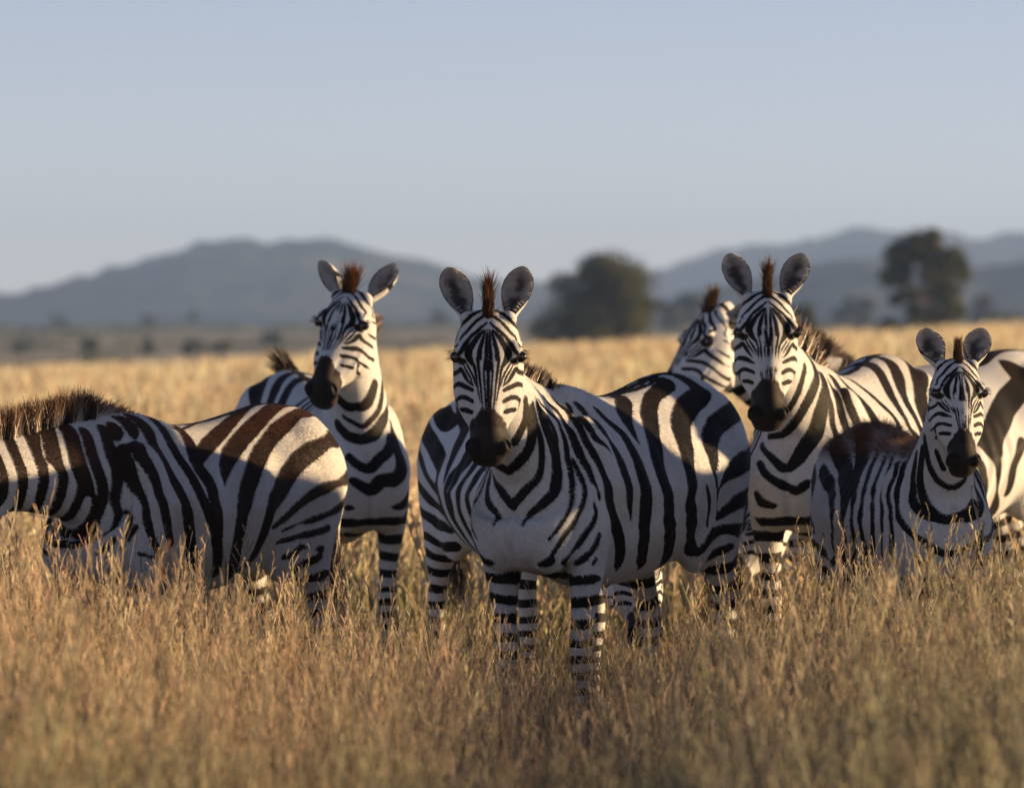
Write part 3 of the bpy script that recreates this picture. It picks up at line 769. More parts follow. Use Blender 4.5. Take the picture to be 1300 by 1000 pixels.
  [(-0.688,0.107,1.028,0.0356),(-0.673,0.148,1.023,0.0356),(-0.648,0.181,1.018,0.0356),(-0.611,0.203,1.012,0.0356),(-0.573,0.22,1.005,0.0356),(-0.446,0.24,0.983,0.0375),(-0.328,0.247,0.941,0.0226),(-0.294,0.242,0.9,0.0056)],
  [(-0.684,0.096,0.942,0.0331),(-0.668,0.133,0.924,0.0331),(-0.642,0.164,0.907,0.0331),(-0.612,0.191,0.894,0.0331),(-0.578,0.209,0.884,0.0331),(-0.449,0.23,0.862,0.0261),(-0.343,0.214,0.815,0.0135)],
  [(-0.625,0.105,0.819,0.0234),(-0.605,0.14,0.802,0.0234),(-0.579,0.173,0.789,0.0234),(-0.551,0.198,0.779,0.0234),(-0.515,0.214,0.774,0.0234),(-0.4,0.22,0.772,0.0226),(-0.318,0.21,0.751,0.0222),(-0.262,0.186,0.707,0.0152)],
  [(-0.587,0.1,0.776,0.0228),(-0.574,0.131,0.755,0.0228),(-0.565,0.164,0.728,0.0228),(-0.545,0.188,0.709,0.0228),(-0.515,0.203,0.696,0.0228),(-0.437,0.202,0.677,0.0183),(-0.324,0.177,0.658,0.0124)],
  [(-0.562,0.116,0.742,0.0274),(-0.564,0.139,0.705,0.0274),(-0.559,0.162,0.669,0.0274),(-0.546,0.179,0.639,0.0274),(-0.528,0.187,0.619,0.0274),(-0.468,0.166,0.589,0.0205)],
  [(-0.291,0.01,1.263,0.0079),(-0.214,-0.036,1.242,0.0079),(-0.01,-0.017,1.21,0.0066)],
  [(-0.189,0.024,1.239,0.0056),(-0.066,0.014,1.217,0.0051),(0.056,0.034,1.202,0.0045)]],
 'E': [[(0.646,0.096,1.28,0.0153),(0.693,0.071,1.214,0.0153),(0.711,0.031,1.163,0.0134)],
  [(0.42,0,1.286,0.0221),(0.433,0.016,1.293,0.0221),(0.463,0.045,1.28,0.0221),(0.496,0.069,1.265,0.0221),(0.527,0.088,1.249,0.0221),(0.628,0.098,1.186,0.0248),(0.674,0.06,1.133,0.0223),(0.681,-0.004,1.072,0.0168),(0.637,-0.081,1.048,0.0124)],
  [(0.498,0.097,1.208,0.0246),(0.577,0.111,1.129,0.0376),(0.631,0.085,1.044,0.0337),(0.682,0.05,0.992,0.0297),(0.687,-0.002,0.919,0.0245),(0.693,-0.044,0.964,0.0187),(0.625,-0.113,1.009,0.0146)],
  [(0.691,0.075,0.843,0.0196),(0.695,0.031,0.816,0.0196),(0.697,-0.022,0.842,0.0196),(0.697,-0.071,0.88,0.0197),(0.674,-0.109,0.942,0.0198)],
  [(0.664,-0.117,0.796,0.0167),(0.669,-0.073,0.758,0.0153),(0.66,-0.024,0.728,0.0136),(0.614,0.026,0.69,0.0166),(0.622,0.067,0.691,0.0171)],
  [(0.64,-0.088,0.713,0.0102),(0.616,-0.051,0.689,0.0123),(0.589,-0.025,0.679,0.0135)],
  [(0.471,0.092,1.202,0.0123),(0.525,0.119,1.156,0.0156),(0.533,0.124,1.1,0.0164),(0.561,0.132,1.043,0.0136),(0.59,0.17,0.95,0.0139),(0.535,0.187,0.855,0.0147)],
  [(0.435,0.094,1.171,0.0149),(0.473,0.127,1.129,0.0157),(0.508,0.153,1.048,0.0165),(0.527,0.189,0.959,0.0185),(0.478,0.208,0.87,0.0185)],
  [(0.351,0.08,1.172,0.0162),(0.447,0.152,1.124,0.0178),(0.463,0.179,1.059,0.022),(0.448,0.206,0.973,0.0234),(0.372,0.217,0.884,0.0235)],
  [(0.268,0.084,1.171,0.0187),(0.24,0.139,1.113,0.0231),(0.25,0.18,1.058,0.0274),(0.27,0.221,0.97,0.0274),(0.242,0.247,0.882,0.0264)],
  [(0.12,0.089,1.169,0.0188),(0.093,0.155,1.109,0.0213),(0.064,0.199,1.056,0.0239),(0.108,0.246,0.968,0.0238),(0.069,0.269,0.879,0.0239)],
  [(-0.047,0.113,1.159,0.0202),(-0.057,0.189,1.084,0.0227),(-0.066,0.24,1.009,0.0252),(-0.064,0.276,0.919,0.0252)],
  [(-0.191,0.132,1.167,0.0216),(-0.273,0.188,1.105,0.0191),(-0.242,0.233,1.016,0.019),(-0.328,0.243,0.924,0.0191)]],
 'G': [[(-0.658,-0.1,1.159,0.0289),(-0.617,-0.135,1.157,0.0289),(-0.575,-0.166,1.153,0.0289),(-0.533,-0.192,1.147,0.0289),(-0.488,-0.208,1.135,0.0289),(-0.299,-0.218,1.064,0.0306),(-0.139,-0.247,1.004,0.0263),(-0.036,-0.274,0.906,0.0147),(-0.149,-0.242,0.825,0.0149),(-0.286,-0.203,0.743,0.015)],
  [(-0.637,-0.08,1.198,0.0356),(-0.59,-0.102,1.21,0.0356),(-0.54,-0.119,1.215,0.0356),(-0.491,-0.136,1.221,0.0356),(-0.446,-0.147,1.219,0.0356),(-0.258,-0.165,1.139,0.043),(-0.051,-0.213,1.051,0.0421),(0.084,-0.261,0.945,0.0311),(0.088,-0.262,0.854,0.0204),(-0.065,-0.218,0.773,0.0205),(-0.253,-0.164,0.689,0.0168)],
  [(-0.481,0,1.275,0.0442),(-0.432,-0.016,1.278,0.0442),(-0.383,-0.036,1.273,0.0442),(-0.337,-0.053,1.262,0.0442),(-0.114,-0.127,1.16,0.0411),(0.01,-0.192,1.071,0.0295),(0.14,-0.239,0.983,0.018),(0.21,-0.259,0.876,0.0146),(0.144,-0.24,0.798,0.0146),(-0.071,-0.178,0.714,0.0149)],
  [(-0.055,-0.059,1.202,0.0149),(0.028,-0.131,1.135,0.0153),(0.146,-0.194,1.056,0.0158),(0.236,-0.239,0.968,0.0158),(0.248,-0.223,0.823,0.0168),(0.183,-0.204,0.745,0.0169)],
  [(-0.077,-0.128,0.664,0.0172),(-0.125,-0.109,0.658,0.0172),(-0.173,-0.087,0.655,0.0172),(-0.22,-0.063,0.656,0.0172),(-0.266,-0.037,0.662,0.0172)],
  [(-0.005,-0.035,1.206,0.0125),(0.15,-0.128,1.129,0.0135),(0.252,-0.194,1.04,0.0146),(0.354,-0.226,0.953,0.0157),(0.347,-0.224,0.877,0.0157),(0.294,-0.208,0.8,0.0157)],
  [(0.093,-0.036,1.2,0.0124),(0.25,-0.129,1.121,0.0135),(0.376,-0.2,1.025,0.0145),(0.43,-0.211,0.946,0.0156),(0.427,-0.21,0.871,0.0156),(0.44,-0.213,0.796,0.0156)],
  [(0.08,0,1.203,0.0124),(0.126,-0.001,1.206,0.0124),(0.171,-0.027,1.205,0.0124),(0.216,-0.051,1.197,0.0124),(0.437,-0.155,1.13,0.0128),(0.452,-0.193,1.028,0.0145),(0.512,-0.197,0.921,0.0156),(0.508,-0.196,0.846,0.0149),(0.504,-0.195,0.771,0.0142)],
  [(0.203,0,1.209,0.0123),(0.24,-0.011,1.216,0.0123),(0.279,-0.04,1.21,0.0123),(0.321,-0.065,1.192,0.0123),(0.458,-0.133,1.132,0.0124),(0.493,-0.169,1.032,0.0144),(0.549,-0.18,0.951,0.0162),(0.634,-0.158,0.892,0.015),(0.684,-0.099,0.845,0.0151),(0.666,-0.094,0.768,0.0151),(0.626,-0.082,0.692,0.0152)],
  [(0.574,-0.109,1.208,0.0166),(0.559,-0.122,1.099,0.0217),(0.592,-0.131,1.019,0.0224),(0.659,-0.104,0.981,0.0205),(0.692,-0.048,0.964,0.0197)],
  [(0.631,-0.098,1.231,0.0199),(0.603,-0.104,1.086,0.0221),(0.658,-0.087,1.004,0.0202),(0.696,-0.032,0.962,0.0208),(0.687,0.049,0.981,0.0194),(0.644,0.092,1.018,0.0195)],
  [(0.653,-0.094,1.275,0.016),(0.662,-0.082,1.181,0.0164),(0.676,-0.054,1.117,0.015),(0.687,0.009,1.089,0.0143)],
  [(0.712,-0.061,1.226,0.0127),(0.706,-0.037,1.162,0.0112)],
  [(0.589,-0.174,0.918,0.0153),(0.67,-0.131,0.868,0.0152),(0.694,-0.038,0.812,0.0155),(0.695,0.062,0.842,0.0161),(0.687,0.1,0.892,0.0168)],
  [(0.644,-0.146,0.8,0.0133),(0.666,-0.063,0.746,0.0144)]],
 'H': [[(-0.36,0.163,1.178,0.0498),(-0.23,0.179,1.105,0.0527),(-0.08,0.232,1.03,0.0546),(-0.002,0.261,0.956,0.055),(0.018,0.257,0.83,0.0483),(-0.095,0.168,0.702,0.0359)],
  [(-0.197,0.263,0.959,0.0257),(-0.136,0.26,0.881,0.0287),(-0.136,0.22,0.783,0.0266)],
  [(-0.28,0.015,1.26,0.0493),(-0.386,0.004,1.278,0.0413),(-0.488,0.022,1.273,0.0241),(-0.529,0.028,1.266,0.0241),(-0.571,0.034,1.255,0.0241),(-0.609,0.039,1.235,0.0241),(-0.645,0.042,1.211,0.0241)]],
}
#==END COATS

# where the drawn strokes apply: x from, x to, neck distance to
COVER = {'A': (-.9, .60, .36), 'B': (.42, 1, .58), 'C': (-.9, -.22, 0), 'D': (-.9, 1, .46), 'E': (.0, 1, .42), 'G': (-.42, 1, .42), 'H': (-.9, -.05, 0)}

def prepared(strokes, cut=False):
    both, one = [], []
    for st in strokes:
        s = np.array(st, dtype=float)
        if s[:, 1].min() < -.02 and s[:, 1].max() > .02:
            if not cut: one.append(s); continue
            if s[0, 1] < s[-1, 1]: s = s[::-1]
            k = int(np.argmax(s[:, 1] < 0)); s = s[:k + 1]; s[-1, 1] = 0
            both.append(s); continue
        s[:, 1] = np.abs(s[:, 1])
        for end in (0, -1):                       # carry a stripe over the crest or the back to the middle line
            p = s[end].copy(); q = p[:3] - NB; t, n = q @ NA, q @ NN
            if p[1] < .17 and (p[2] > 1.12 or n > .05) and not (t > .1 and n < 0):
                c = p.copy(); c[1] = 0
                if t > .1: c[:3] += NN * p[1] * .4
                else: c[2] += p[1] * .25; c[0] += p[1] * .15
                s = np.vstack([c, s]) if end == 0 else np.vstack([s, c])
        both.append(s)
    return both, one

def coat_values(P, Zn, seed):
    X, Y, Z = P.T
    t = (P - NB) @ NA
    hw = head_weight(P) * (t > .2)
    S = np.full(len(P), -.05)
    warp = np.stack([vnoise(P * [1, 0, 1], 4, seed) * .018, 0 * X, vnoise(P * [1, 0, 1], 4, seed + 9) * .014], 1)
    small = np.stack([vnoise(P, 22, seed + k) for k in (1, 2, 3)], 1) * .0022
    trunk = (t < .20) & (Z > .45)
    S = planar_field(P + warp, FLANK, S, trunk)
    nf = neck_field(P, seed)
    wn = sstep(.0, .08, t + np.where(X > .5, .10, 0))
    S = S * (1 - wn) + nf * wn
    if Zn in COATS:
        x0, x1, t1 = COVER[Zn]
        both, one = prepared(COATS[Zn], Zn == 'D')
        Q = (P + small) * 1.0; Qf = Q.copy(); Qf[:, 1] = np.abs(Qf[:, 1])
        D = seg_field(Qf, both, np.full(len(P), -.05))
        D = seg_field(Q, one, D)
        cov = sstep(x0 - .03, x0 + .03, X) * sstep(x1 + .03, x1 - .03, X) * sstep(t1 + .03, t1 - .03, t)
        S = S * (1 - cov) + D * cov
    # legs
    lf = leg_field(P, seed, X < 0)
    dn = .10 if Zn in ('A', 'D', 'C') else 0.0
    wl = np.where(X > 0, sstep(.76 - dn * .5, .66 - dn * .5, Z + .2 * (.44 - X)), sstep(.88 - dn, .78 - dn, Z - .45 * (X + .45)) * sstep(-.28, -.36, X))
    wl = wl * (Z < .95) * ((X > .30) | (X < -.25))
    S = S * (1 - wl) + lf * wl
    # pale belly
    bel = sstep(.69, .63, Z) * (np.abs(Y) < .16) * (X < .34) * (X > -.25) * (Z > .5)
    S = S - bel * .03
    # face
    u, v, w = head_coords(P)
    aw = np.abs(w)
    H = np.stack([u, v, aw], 1)
    jit = np.stack([vnoise(np.stack([u, v, w], 1), 30, seed + k) for k in (1, 2, 3)], 1) * .0030 * (0.35 if Zn == 'D' else 1.0)
    if Zn != 'D': jit = jit + np.stack([vnoise(np.stack([u, v, w], 1), 13, seed + k) for k in (4, 5, 6)], 1) * .0055
    ff = seg_field(H + jit, [np.array(s) for s in FACE], np.full(len(P), -.02))
    hs = sstep(-.005, .045, (P - np.array([.80, 0, 1.36])) @ np.array([.989, 0, .15])) * (t > .2)
    S = S * (1 - hs) + ff * hs
    S = np.clip(S, -.045, .045)
    edge = vnoise(np.stack([u * .5, v, w], 1), 90, seed) * .010 + vnoise(P, 38, seed) * .007
    mz = sstep(.335, .390, u + .30 * v - 1.0 * np.clip(aw - .020, 0, .05) + .25 * np.minimum(v, 0) + edge) * hw
    nos = np.exp(-(((u - .490) / .022) ** 2 + ((v - .004 + .45 * (u - .490)) / .012) ** 2)) * (aw > .02)
    lip = sstep(.50, .53, u) * sstep(-.03, -.06, v)
    mz = np.maximum(mz, .95 * sstep(.026, .018, np.hypot((u - .146) * .75, v - .027)) * (aw > .06) * hw)
    brown = sstep(1.10, 1.26, Z) * (t < .25) * .8 + .15
    if Zn == 'G': brown = np.maximum(brown, sstep(1.14, 1.20, Z) * (t < .2))
    brown = np.where(mz > .4, np.clip(.45 + .4 * lip - nos, 0, 1), brown)
    S = np.where((np.abs(Y) < .016 + .006 * vnoise(P, 12, seed)) & (Z > 1.15) & (t < .2) & (X < .3) & (hw < .1), np.maximum(S, .018 - np.abs(Y) * .8), S)
    return S, mz, brown

# ------------------------------------------------------------------ hair
def blades(base, direc, width, length, col0, col1, bend=None, segs=3, rnd=None):
    """many tapering hair blades; every input is an array over blades; returns V, quads, tint"""
    n = len(base)
    rnd = rnd or rng
    side = np.cross(direc, rnd.normal(size=(n, 3))); side /= np.linalg.norm(side, axis=1)[:, None] + 1e-9
    if bend is None: bend = rnd.normal(size=(n, 3)) * .12
    ks = np.linspace(0, 1, segs + 1)
    V = np.zeros((n, segs + 1, 2, 3)); C = np.zeros((n, segs + 1, 2, 3))
    for i, k in enumerate(ks):
        c = base + direc * (length * k)[:, None] + bend * (length * k * k)[:, None]
        ww = width * (1 - k) ** .7 + width * .12
        V[:, i, 0] = c - side * ww[:, None] * .5; V[:, i, 1] = c + side * ww[:, None] * .5
        cc = col0 + (col1 - col0) * (k ** 1.5)
        C[:, i, 0] = cc; C[:, i, 1] = cc
    idx = np.arange(n)[:, None] * (2 * (segs + 1))
    q = []
    for i in range(segs):
        q.append(np.concatenate([idx + 2*i, idx + 2*i+1, idx + 2*i+3, idx + 2*i+2], 1))
    return V.reshape(-1, 3), np.concatenate(q), C.reshape(-1, 3)

def make_mane(pose, root, seed, length=.105, tip=(.16, .05, .015), forelock=.085, count=5200, fan=1.0):
    r = np.random.default_rng(seed)
    # crest line of the rest neck: from the forehead over the poll to the withers
    n = count
    k = r.uniform(0, 1, n)
    tt = .56 - k * .56                                # poll -> withers
    dors = np.interp(tt, [0, .06, .16, .28, .40, .52, .60], [.215, .20, .182, .152, .126, .104, .09])
    yy = r.normal(size=n) * .010
    base = NB + np.outer(tt, NA) + np.outer(dors - .022, NN); base[:, 1] += yy
    d = NN + np.outer(r.normal(size=n) * .10 - .05 + .25 * (tt < .12) * -1, NA) + np.stack([0 * yy, yy * 6 + r.normal(size=n) * .05, 0 * yy], 1)
    d /= np.linalg.norm(d, axis=1)[:, None]
    L = length * (.75 + .3 * r.random(n)) * np.interp(tt, [0, .08, .2, .5, .56], [.35, .75, 1, 1, .95]) * (1 + .12 * vnoise(np.stack([tt, tt, tt], 1), 30, seed))
    s = neck_field(base, seed)
    isblk = (s + r.normal(size=n) * .003 > 0)[:, None]
    c0 = np.where(isblk, (.018, .012, .010), (.50, .42, .33)) * (1 + .2 * r.normal(size=(n, 1)))
    c1 = np.where(isblk, np.array(tip) * .45, np.array(tip) * .9)
    V, Q, C = blades(base, d, np.full(n, .0028), L, c0, c1, rnd=r)
    Vp = pose(V, world=False)
    # forelock between the ears, stiff and pointed
    m = 700 if forelock > 0 else 0
    parts = [(Vp, Q, C)]
    if m:
        uu = r.uniform(-.05, .030, m); ww = r.normal(size=m) * .007
        b = np.stack([hpos(a, .052 - .02 * abs(a), c) for a, c in zip(uu, ww)])
        d = HU * -.80 + HV * .55
        d = d + np.stack([0 * ww, -ww * 9 * (fan < 1.5) + ww * 22 * (fan > 1.5), 0 * ww], 1) + r.normal(size=(m, 3)) * .035 * fan
        d /= np.linalg.norm(d, axis=1)[:, None]
        L = forelock * 1.25 * (.6 + .5 * r.random(m)) * np.interp(uu, [-.05, -.02, .03], [1.1, 1.05, .8])
        V, Q2, C2 = blades(b, d, np.full(m, .003), L, np.tile((.02, .012, .01), (m, 1)) * np.ones((m, 1)), np.tile(np.array(tip) * 1.15, (m, 1)), rnd=r)
        parts.append((pose(V, force_head=1, world=False), Q2, C2))
    o = 0; VV = []; QQ = []; CC = []
    for v, q, c in parts:
        VV.append(v); QQ.append(q + o); CC.append(c); o += len(v)
    me = mesh_np("mane", np.concatenate(VV), np.concatenate(QQ), mat=MAT_HAIR, attrs={'tint': np.clip(np.concatenate(CC), 0, 1)})
    return obj_np("mane", me, root)

def make_tail(pose, root, seed, path=None, tip=(.05, .025, .015), hair=1.0):
    r = np.random.default_rng(seed + 50)
    P = np.array(path if path is not None else [(-.675, 0, 1.13), (-.74, .01, 1.05), (-.765, .015, .92), (-.77, .02, .78), (-.765, .02, .66)], dtype=float)
    c = spline(np.concatenate([P, np.zeros((len(P), 1))], 1), 6)[:, :3]
    rings = []
    T = np.gradient(c, axis=0)
    for i in range(len(c)):
        t = T[i] / np.linalg.norm(T[i]); a = np.cross(t, [0, 1, .01]); a /= np.linalg.norm(a); b = np.cross(t, a)
        rad = .030 * (1 - i / (len(c) - 1)) ** .8 + .010
        th = np.linspace(0, 2 * math.pi, 12, endpoint=False)
        rings.append(c[i] + rad * (np.outer(np.cos(th), a) + np.outer(np.sin(th), b)))
    V, F, Tt = loft(rings)
    band = .5 + .5 * np.sign(np.cos(V[:, 2] * 110))
    col = np.where(band[:, None] > .5, (.02, .014, .012), (.6, .52, .44))
    n = 900
    k = r.integers(len(c) // 2, len(c), n)
    base = c[k] + r.normal(size=(n, 3)) * .008
    te = T[-1] / np.linalg.norm(T[-1])
    d = te + r.normal(size=(n, 3)) * .10; d /= np.linalg.norm(d, axis=1)[:, None]
    V2, Q2, C2 = blades(base, d, np.full(n, .003), hair * (.14 + .14 * r.random(n)), np.tile((.02, .012, .01), (n, 1)) * np.ones((n, 1)), np.tile(tip, (n, 1)) * np.ones((n, 1)), rnd=r)
    me = mesh_np("tail", pose(np.concatenate([V, V2]), world=False), np.concatenate([np.array(F), Q2 + len(V)]), Tt, MAT_HAIR, attrs={'tint': np.concatenate([col, C2])})
    return obj_np("tail", me, root)

def make_eye(pose, root, side):
    V, F, T = ellipsoid(hpos(.144, .025, .0895 * side), (.0230, .0190, .0190), np.stack([HU, [0, 1, 0], HV], 1), 16)
    me = mesh_np("eye", pose(V, force_head=1, world=False), F, T, MAT_EYE)
    e = obj_np("eye", me, root)
    # lashes on the upper lid
    r = np.random.default_rng(5)
    n = 34; a = r.uniform(-.020, .020, n)
    base = np.stack([hpos(.138 + x * .9, .040 - 10 * x * x, .096 * side) for x in a])
    d = np.array([0, side * 1.0, 0]) + HV * .0 + HU * .35 + r.normal(size=(n, 3)) * .12
    d /= np.linalg.norm(d, axis=1)[:, None]
    V, Q, C = blades(base, d, np.full(n, .0018), .020 + .010 * r.random(n), np.tile((.01, .008, .008), (n, 1)) * 1.0, np.tile((.01, .008, .008), (n, 1)) * 1.0, rnd=r)
    me = mesh_np("eyelashes", pose(V, force_head=1, world=False), Q, mat=MAT_HAIR, attrs={'tint': C})
    obj_np("eyelashes", me, e)
    return e

def ear_points(side, spec, V):
    """place ear vertices (a,f,l) on the rest head; spec = (outward tilt, backward tilt, turn of the opening outwards)"""
    out, back, turn = (R(x) for x in spec)
    a = -HU * math.cos(back) * math.cos(out) - HV * math.sin(back) + np.array([0, side, 0]) * math.sin(out)
    a = a / np.linalg.norm(a)
    f = HV * math.cos(turn) + np.array([0, side, 0]) * math.sin(turn)
    f = f - a * (a @ f); f /= np.linalg.norm(f)
    l = np.cross(a, f)
    b = hpos(-.012, .012, .060 * side)
    return b + np.outer(V[:, 0], a) + np.outer(V[:, 1], f) + np.outer(V[:, 2], l), a, f, l

def make_fur(pose, root, V, Q, S, mz, br, count, r, brownish, fuzzy=False):
    """short coat hair: one small triangle each, lying along the hair direction, coloured like the coat under it"""
    A, B, C, D = (V[Q[:, k]] for k in range(4))
    area = np.linalg.norm(np.cross(C - A, D - B), axis=1) / 2
    cen = (A + B + C + D) / 4
    u, v, w = head_coords(cen)
    hd = head_weight(cen) > .5
    prob = area * np.where(cen[:, 2] < .45, 0, 1.0) * np.where(hd, 1.6, 1) * np.where(hd & (u > .42), 0, 1)
    f = r.choice(len(Q), count, p=prob / prob.sum())
    a, b = r.random(count), r.random(count)
    wts = np.stack([(1 - a) * (1 - b), a * (1 - b), a * b, (1 - a) * b], 1)
    P = sum(wts[:, k:k+1] * V[Q[f, k]] for k in range(4))
    s = sum(wts[:, k] * S[Q[f, k]] for k in range(4)); mm = sum(wts[:, k] * mz[Q[f, k]] for k in range(4))
    s = np.where(mm > .25 + .5 * r.random(count), .01, s); s = np.where(hd[f] & (mm > .8), .01, s); bb = sum(wts[:, k] * br[Q[f, k]] for k in range(4))
    hair = np.where(hd[f][:, None], -HU * .9 - HV * .1, np.array([-.55, 0, -.8]))
    hair = np.where(((P - NB) @ NA > .1)[:, None] & ~hd[f][:, None], -NA * .9 - NN * .3, hair)
    P0 = pose(P, world=False); P1 = pose(P + hair * .01, world=False)
    VP = pose(V, world=False)
    n = np.cross(VP[Q[f, 2]] - VP[Q[f, 0]], VP[Q[f, 3]] - VP[Q[f, 1]]); n /= np.linalg.norm(n, axis=1)[:, None] + 1e-12
    cen_body = np.array([P0[:, 0].mean(), P0[:, 1].mean(), P0[:, 2].mean()])
    d = P1 - P0 + r.normal(size=P.shape) * .0028
    d -= n * (d * n).sum(1)[:, None]; d /= np.linalg.norm(d, axis=1)[:, None] + 1e-12
    side = np.cross(n, d)
    L = np.where(hd[f], .005, .010) * (.6 + .7 * r.random(count)); lift = .22 + .15 * r.random(count)
    fz = (sstep(1.13, 1.20, P[:, 2]) * (P[:, 0] < .40) * sstep(-.6, -.4, P[:, 0]) if fuzzy else np.zeros(count)) * (((P - NB) @ NA) < .16)
    L = L * (1 + 2.4 * fz * r.random(count)); lift = lift + .8 * fz
    base = P0 - n * .0004
    tip = base + d * L[:, None] + n * (L * lift)[:, None]
    wd = .00085
    T = np.stack([base - side * wd, base + side * wd, tip], 1).reshape(-1, 3)
    black = (s + r.normal(size=count) * .0007 > 0)[:, None]
    kb = np.array((.055, .020, .009) if brownish else (.018, .009, .006)); kk = np.array((.014, .008, .006) if brownish else (.008, .007, .008))
    cb = kk + (kb - kk) * np.clip(bb, 0, 1)[:, None]
    dirt = np.clip(vnoise(P, 7, 3) * .8, 0, 1)[:, None]
    cw = np.array((.70, .705, .71)) * (1 - dirt * .35) - np.array((0, .04, .09)) * dirt
    c = np.where(black, cb, cw) * (.72 + .5 * r.random((count, 1)))
    c = c * (1 - .8 * fz[:, None]) + np.array((.20, .085, .035)) * .8 * fz[:, None]
    me = mesh_np("fur", T, None, np.arange(3 * count).reshape(-1, 3), MAT_FUR, smooth=False, attrs={'tint': np.repeat(np.clip(c, 0, 1), 3, axis=0)})
    return obj_np("fur", me, root)

BODY = None
def make_zebra(key, Z, label, group="zebras standing in the dry grass"):
    global BODY
    if BODY is None: BODY = build_rest_body()
    V, Q, T = BODY
    seed = Z['seed']
    pose = Pose(Z)
    root = empty("zebra", tuple(pose.root))
    tag(root, label, "zebra", group)
    S, mz, br = coat_values(V, key, seed)
    coat = np.stack([np.clip(.5 + S * 10, 0, 1), mz, br], 1)
    lining = np.zeros((len(V), 3))
    rest = V.copy()
    P = pose(V, world=False)
    allV = [P]; allQ = [Q]; allC = [coat]; allL = [lining]; allR = [rest]; o = len(V)
    eh = []
    r = np.random.default_rng(seed)
    if Z.get('fur'): make_fur(pose, root, V, Q, S, mz, br, Z['fur'], r, Z.get('mat', MAT_COAT) is MAT_COAT_BROWN, key == 'G')
    for k, side in enumerate((1, -1)):
        ev, ef, uv = ear_mesh(Z.get('ear_len', .19), Z.get('ear_w', .044))
        ew, a, f, l = ear_points(side, Z['ears'][k], ev)
        inner = (uv[:, 2] > .5).astype(float)
        rim = np.abs(uv[:, 1])
        dark = inner * sstep(.55, .10, rim + .35 * vnoise(ew, 45, seed)) * sstep(1.0, .70, uv[:, 0]) * .9
        st = np.where(uv[:, 2] < .5, np.where(uv[:, 0] > .80, .03, np.where((uv[:, 0] > .38) & (uv[:, 0] < .55), .02, -.03)), 0)
        st = np.where((rim > .93) | (uv[:, 0] > .97), .03, st)
        c = np.stack([np.clip(.5 + st * 10, 0, 1), 0 * st, 0 * st + .4], 1)
        li = np.stack([inner * (rim < .93), dark, 0 * dark], 1)
        allV.append(pose(ew, force_head=1, world=False)); allQ.append(ef + o); allC.append(c); allL.append(li); allR.append(ew); o += len(ew)
        # long pale hair inside the cup
        n = 420
        i = r.choice(np.where((uv[:, 2] > .5) & (uv[:, 0] > .1) & (uv[:, 0] < .93) & (np.abs(uv[:, 1]) > .35))[0], n)
        b = ew[i]
        d = -np.sign(uv[i, 1])[:, None] * l * .75 + f * .55 + a * .25 + r.normal(size=(n, 3)) * .15
        d /= np.linalg.norm(d, axis=1)[:, None]
        c0 = np.tile((.78, .74, .70), (n, 1)) * (.75 + .35 * r.random((n, 1)))
        eh.append(blades(b, d, np.full(n, .0014), .012 + .012 * r.random(n), c0, c0 * .8, rnd=r))
    me = mesh_np("zebra_body", np.concatenate(allV), np.concatenate(allQ), T, Z.get('mat', MAT_COAT),
                 attrs={'coat': np.concatenate(allC), 'lining': np.concatenate(allL)})
    at = me.attributes.new('rest', 'FLOAT_VECTOR', 'POINT')
    at.data.foreach_set('vector', np.concatenate(allR).astype(np.float32).ravel())
    obj_np("body", me, root)
    o = 0; VV = []; QQ = []; CC = []
    for v, q, c in eh: VV.append(v); QQ.append(q + o); CC.append(c); o += len(v)
    me = mesh_np("ear_hair", pose(np.concatenate(VV), force_head=1, world=False), np.concatenate(QQ), mat=MAT_HAIR, attrs={'tint': np.concatenate(CC)})
    obj_np("ear_hair", me, root)
    for s in (1, -1): make_eye(pose, root, s)
    make_mane(pose, root, seed, Z.get('mane', .105), Z.get('tip', (.13, .060, .026)), Z.get('forelock', .09), fan=Z.get('fan', 1.0))
    make_tail(pose, root, seed, Z.get('tail'), hair=Z.get('tail_hair', 1.0))
    return root

def ground_z(x, y):
    x = np.asarray(x, float); y = np.asarray(y, float)
    near = .025 * np.clip(x, -.5, 3) + .0 * y
    S = sstep(30, 150, y)
    crest = .48 + .044 * np.clip(x, -14, 14)
    g = near * (1 - S) + crest * S
    fall = sstep(165, 330, y)
    far = sstep(350, 1300, y) * (3.6 + 3.4 * sstep(-100, 500, x * 1200 / np.maximum(y, 100) + 60))
    return g * (1 - fall) + fall * (-1.2) + far

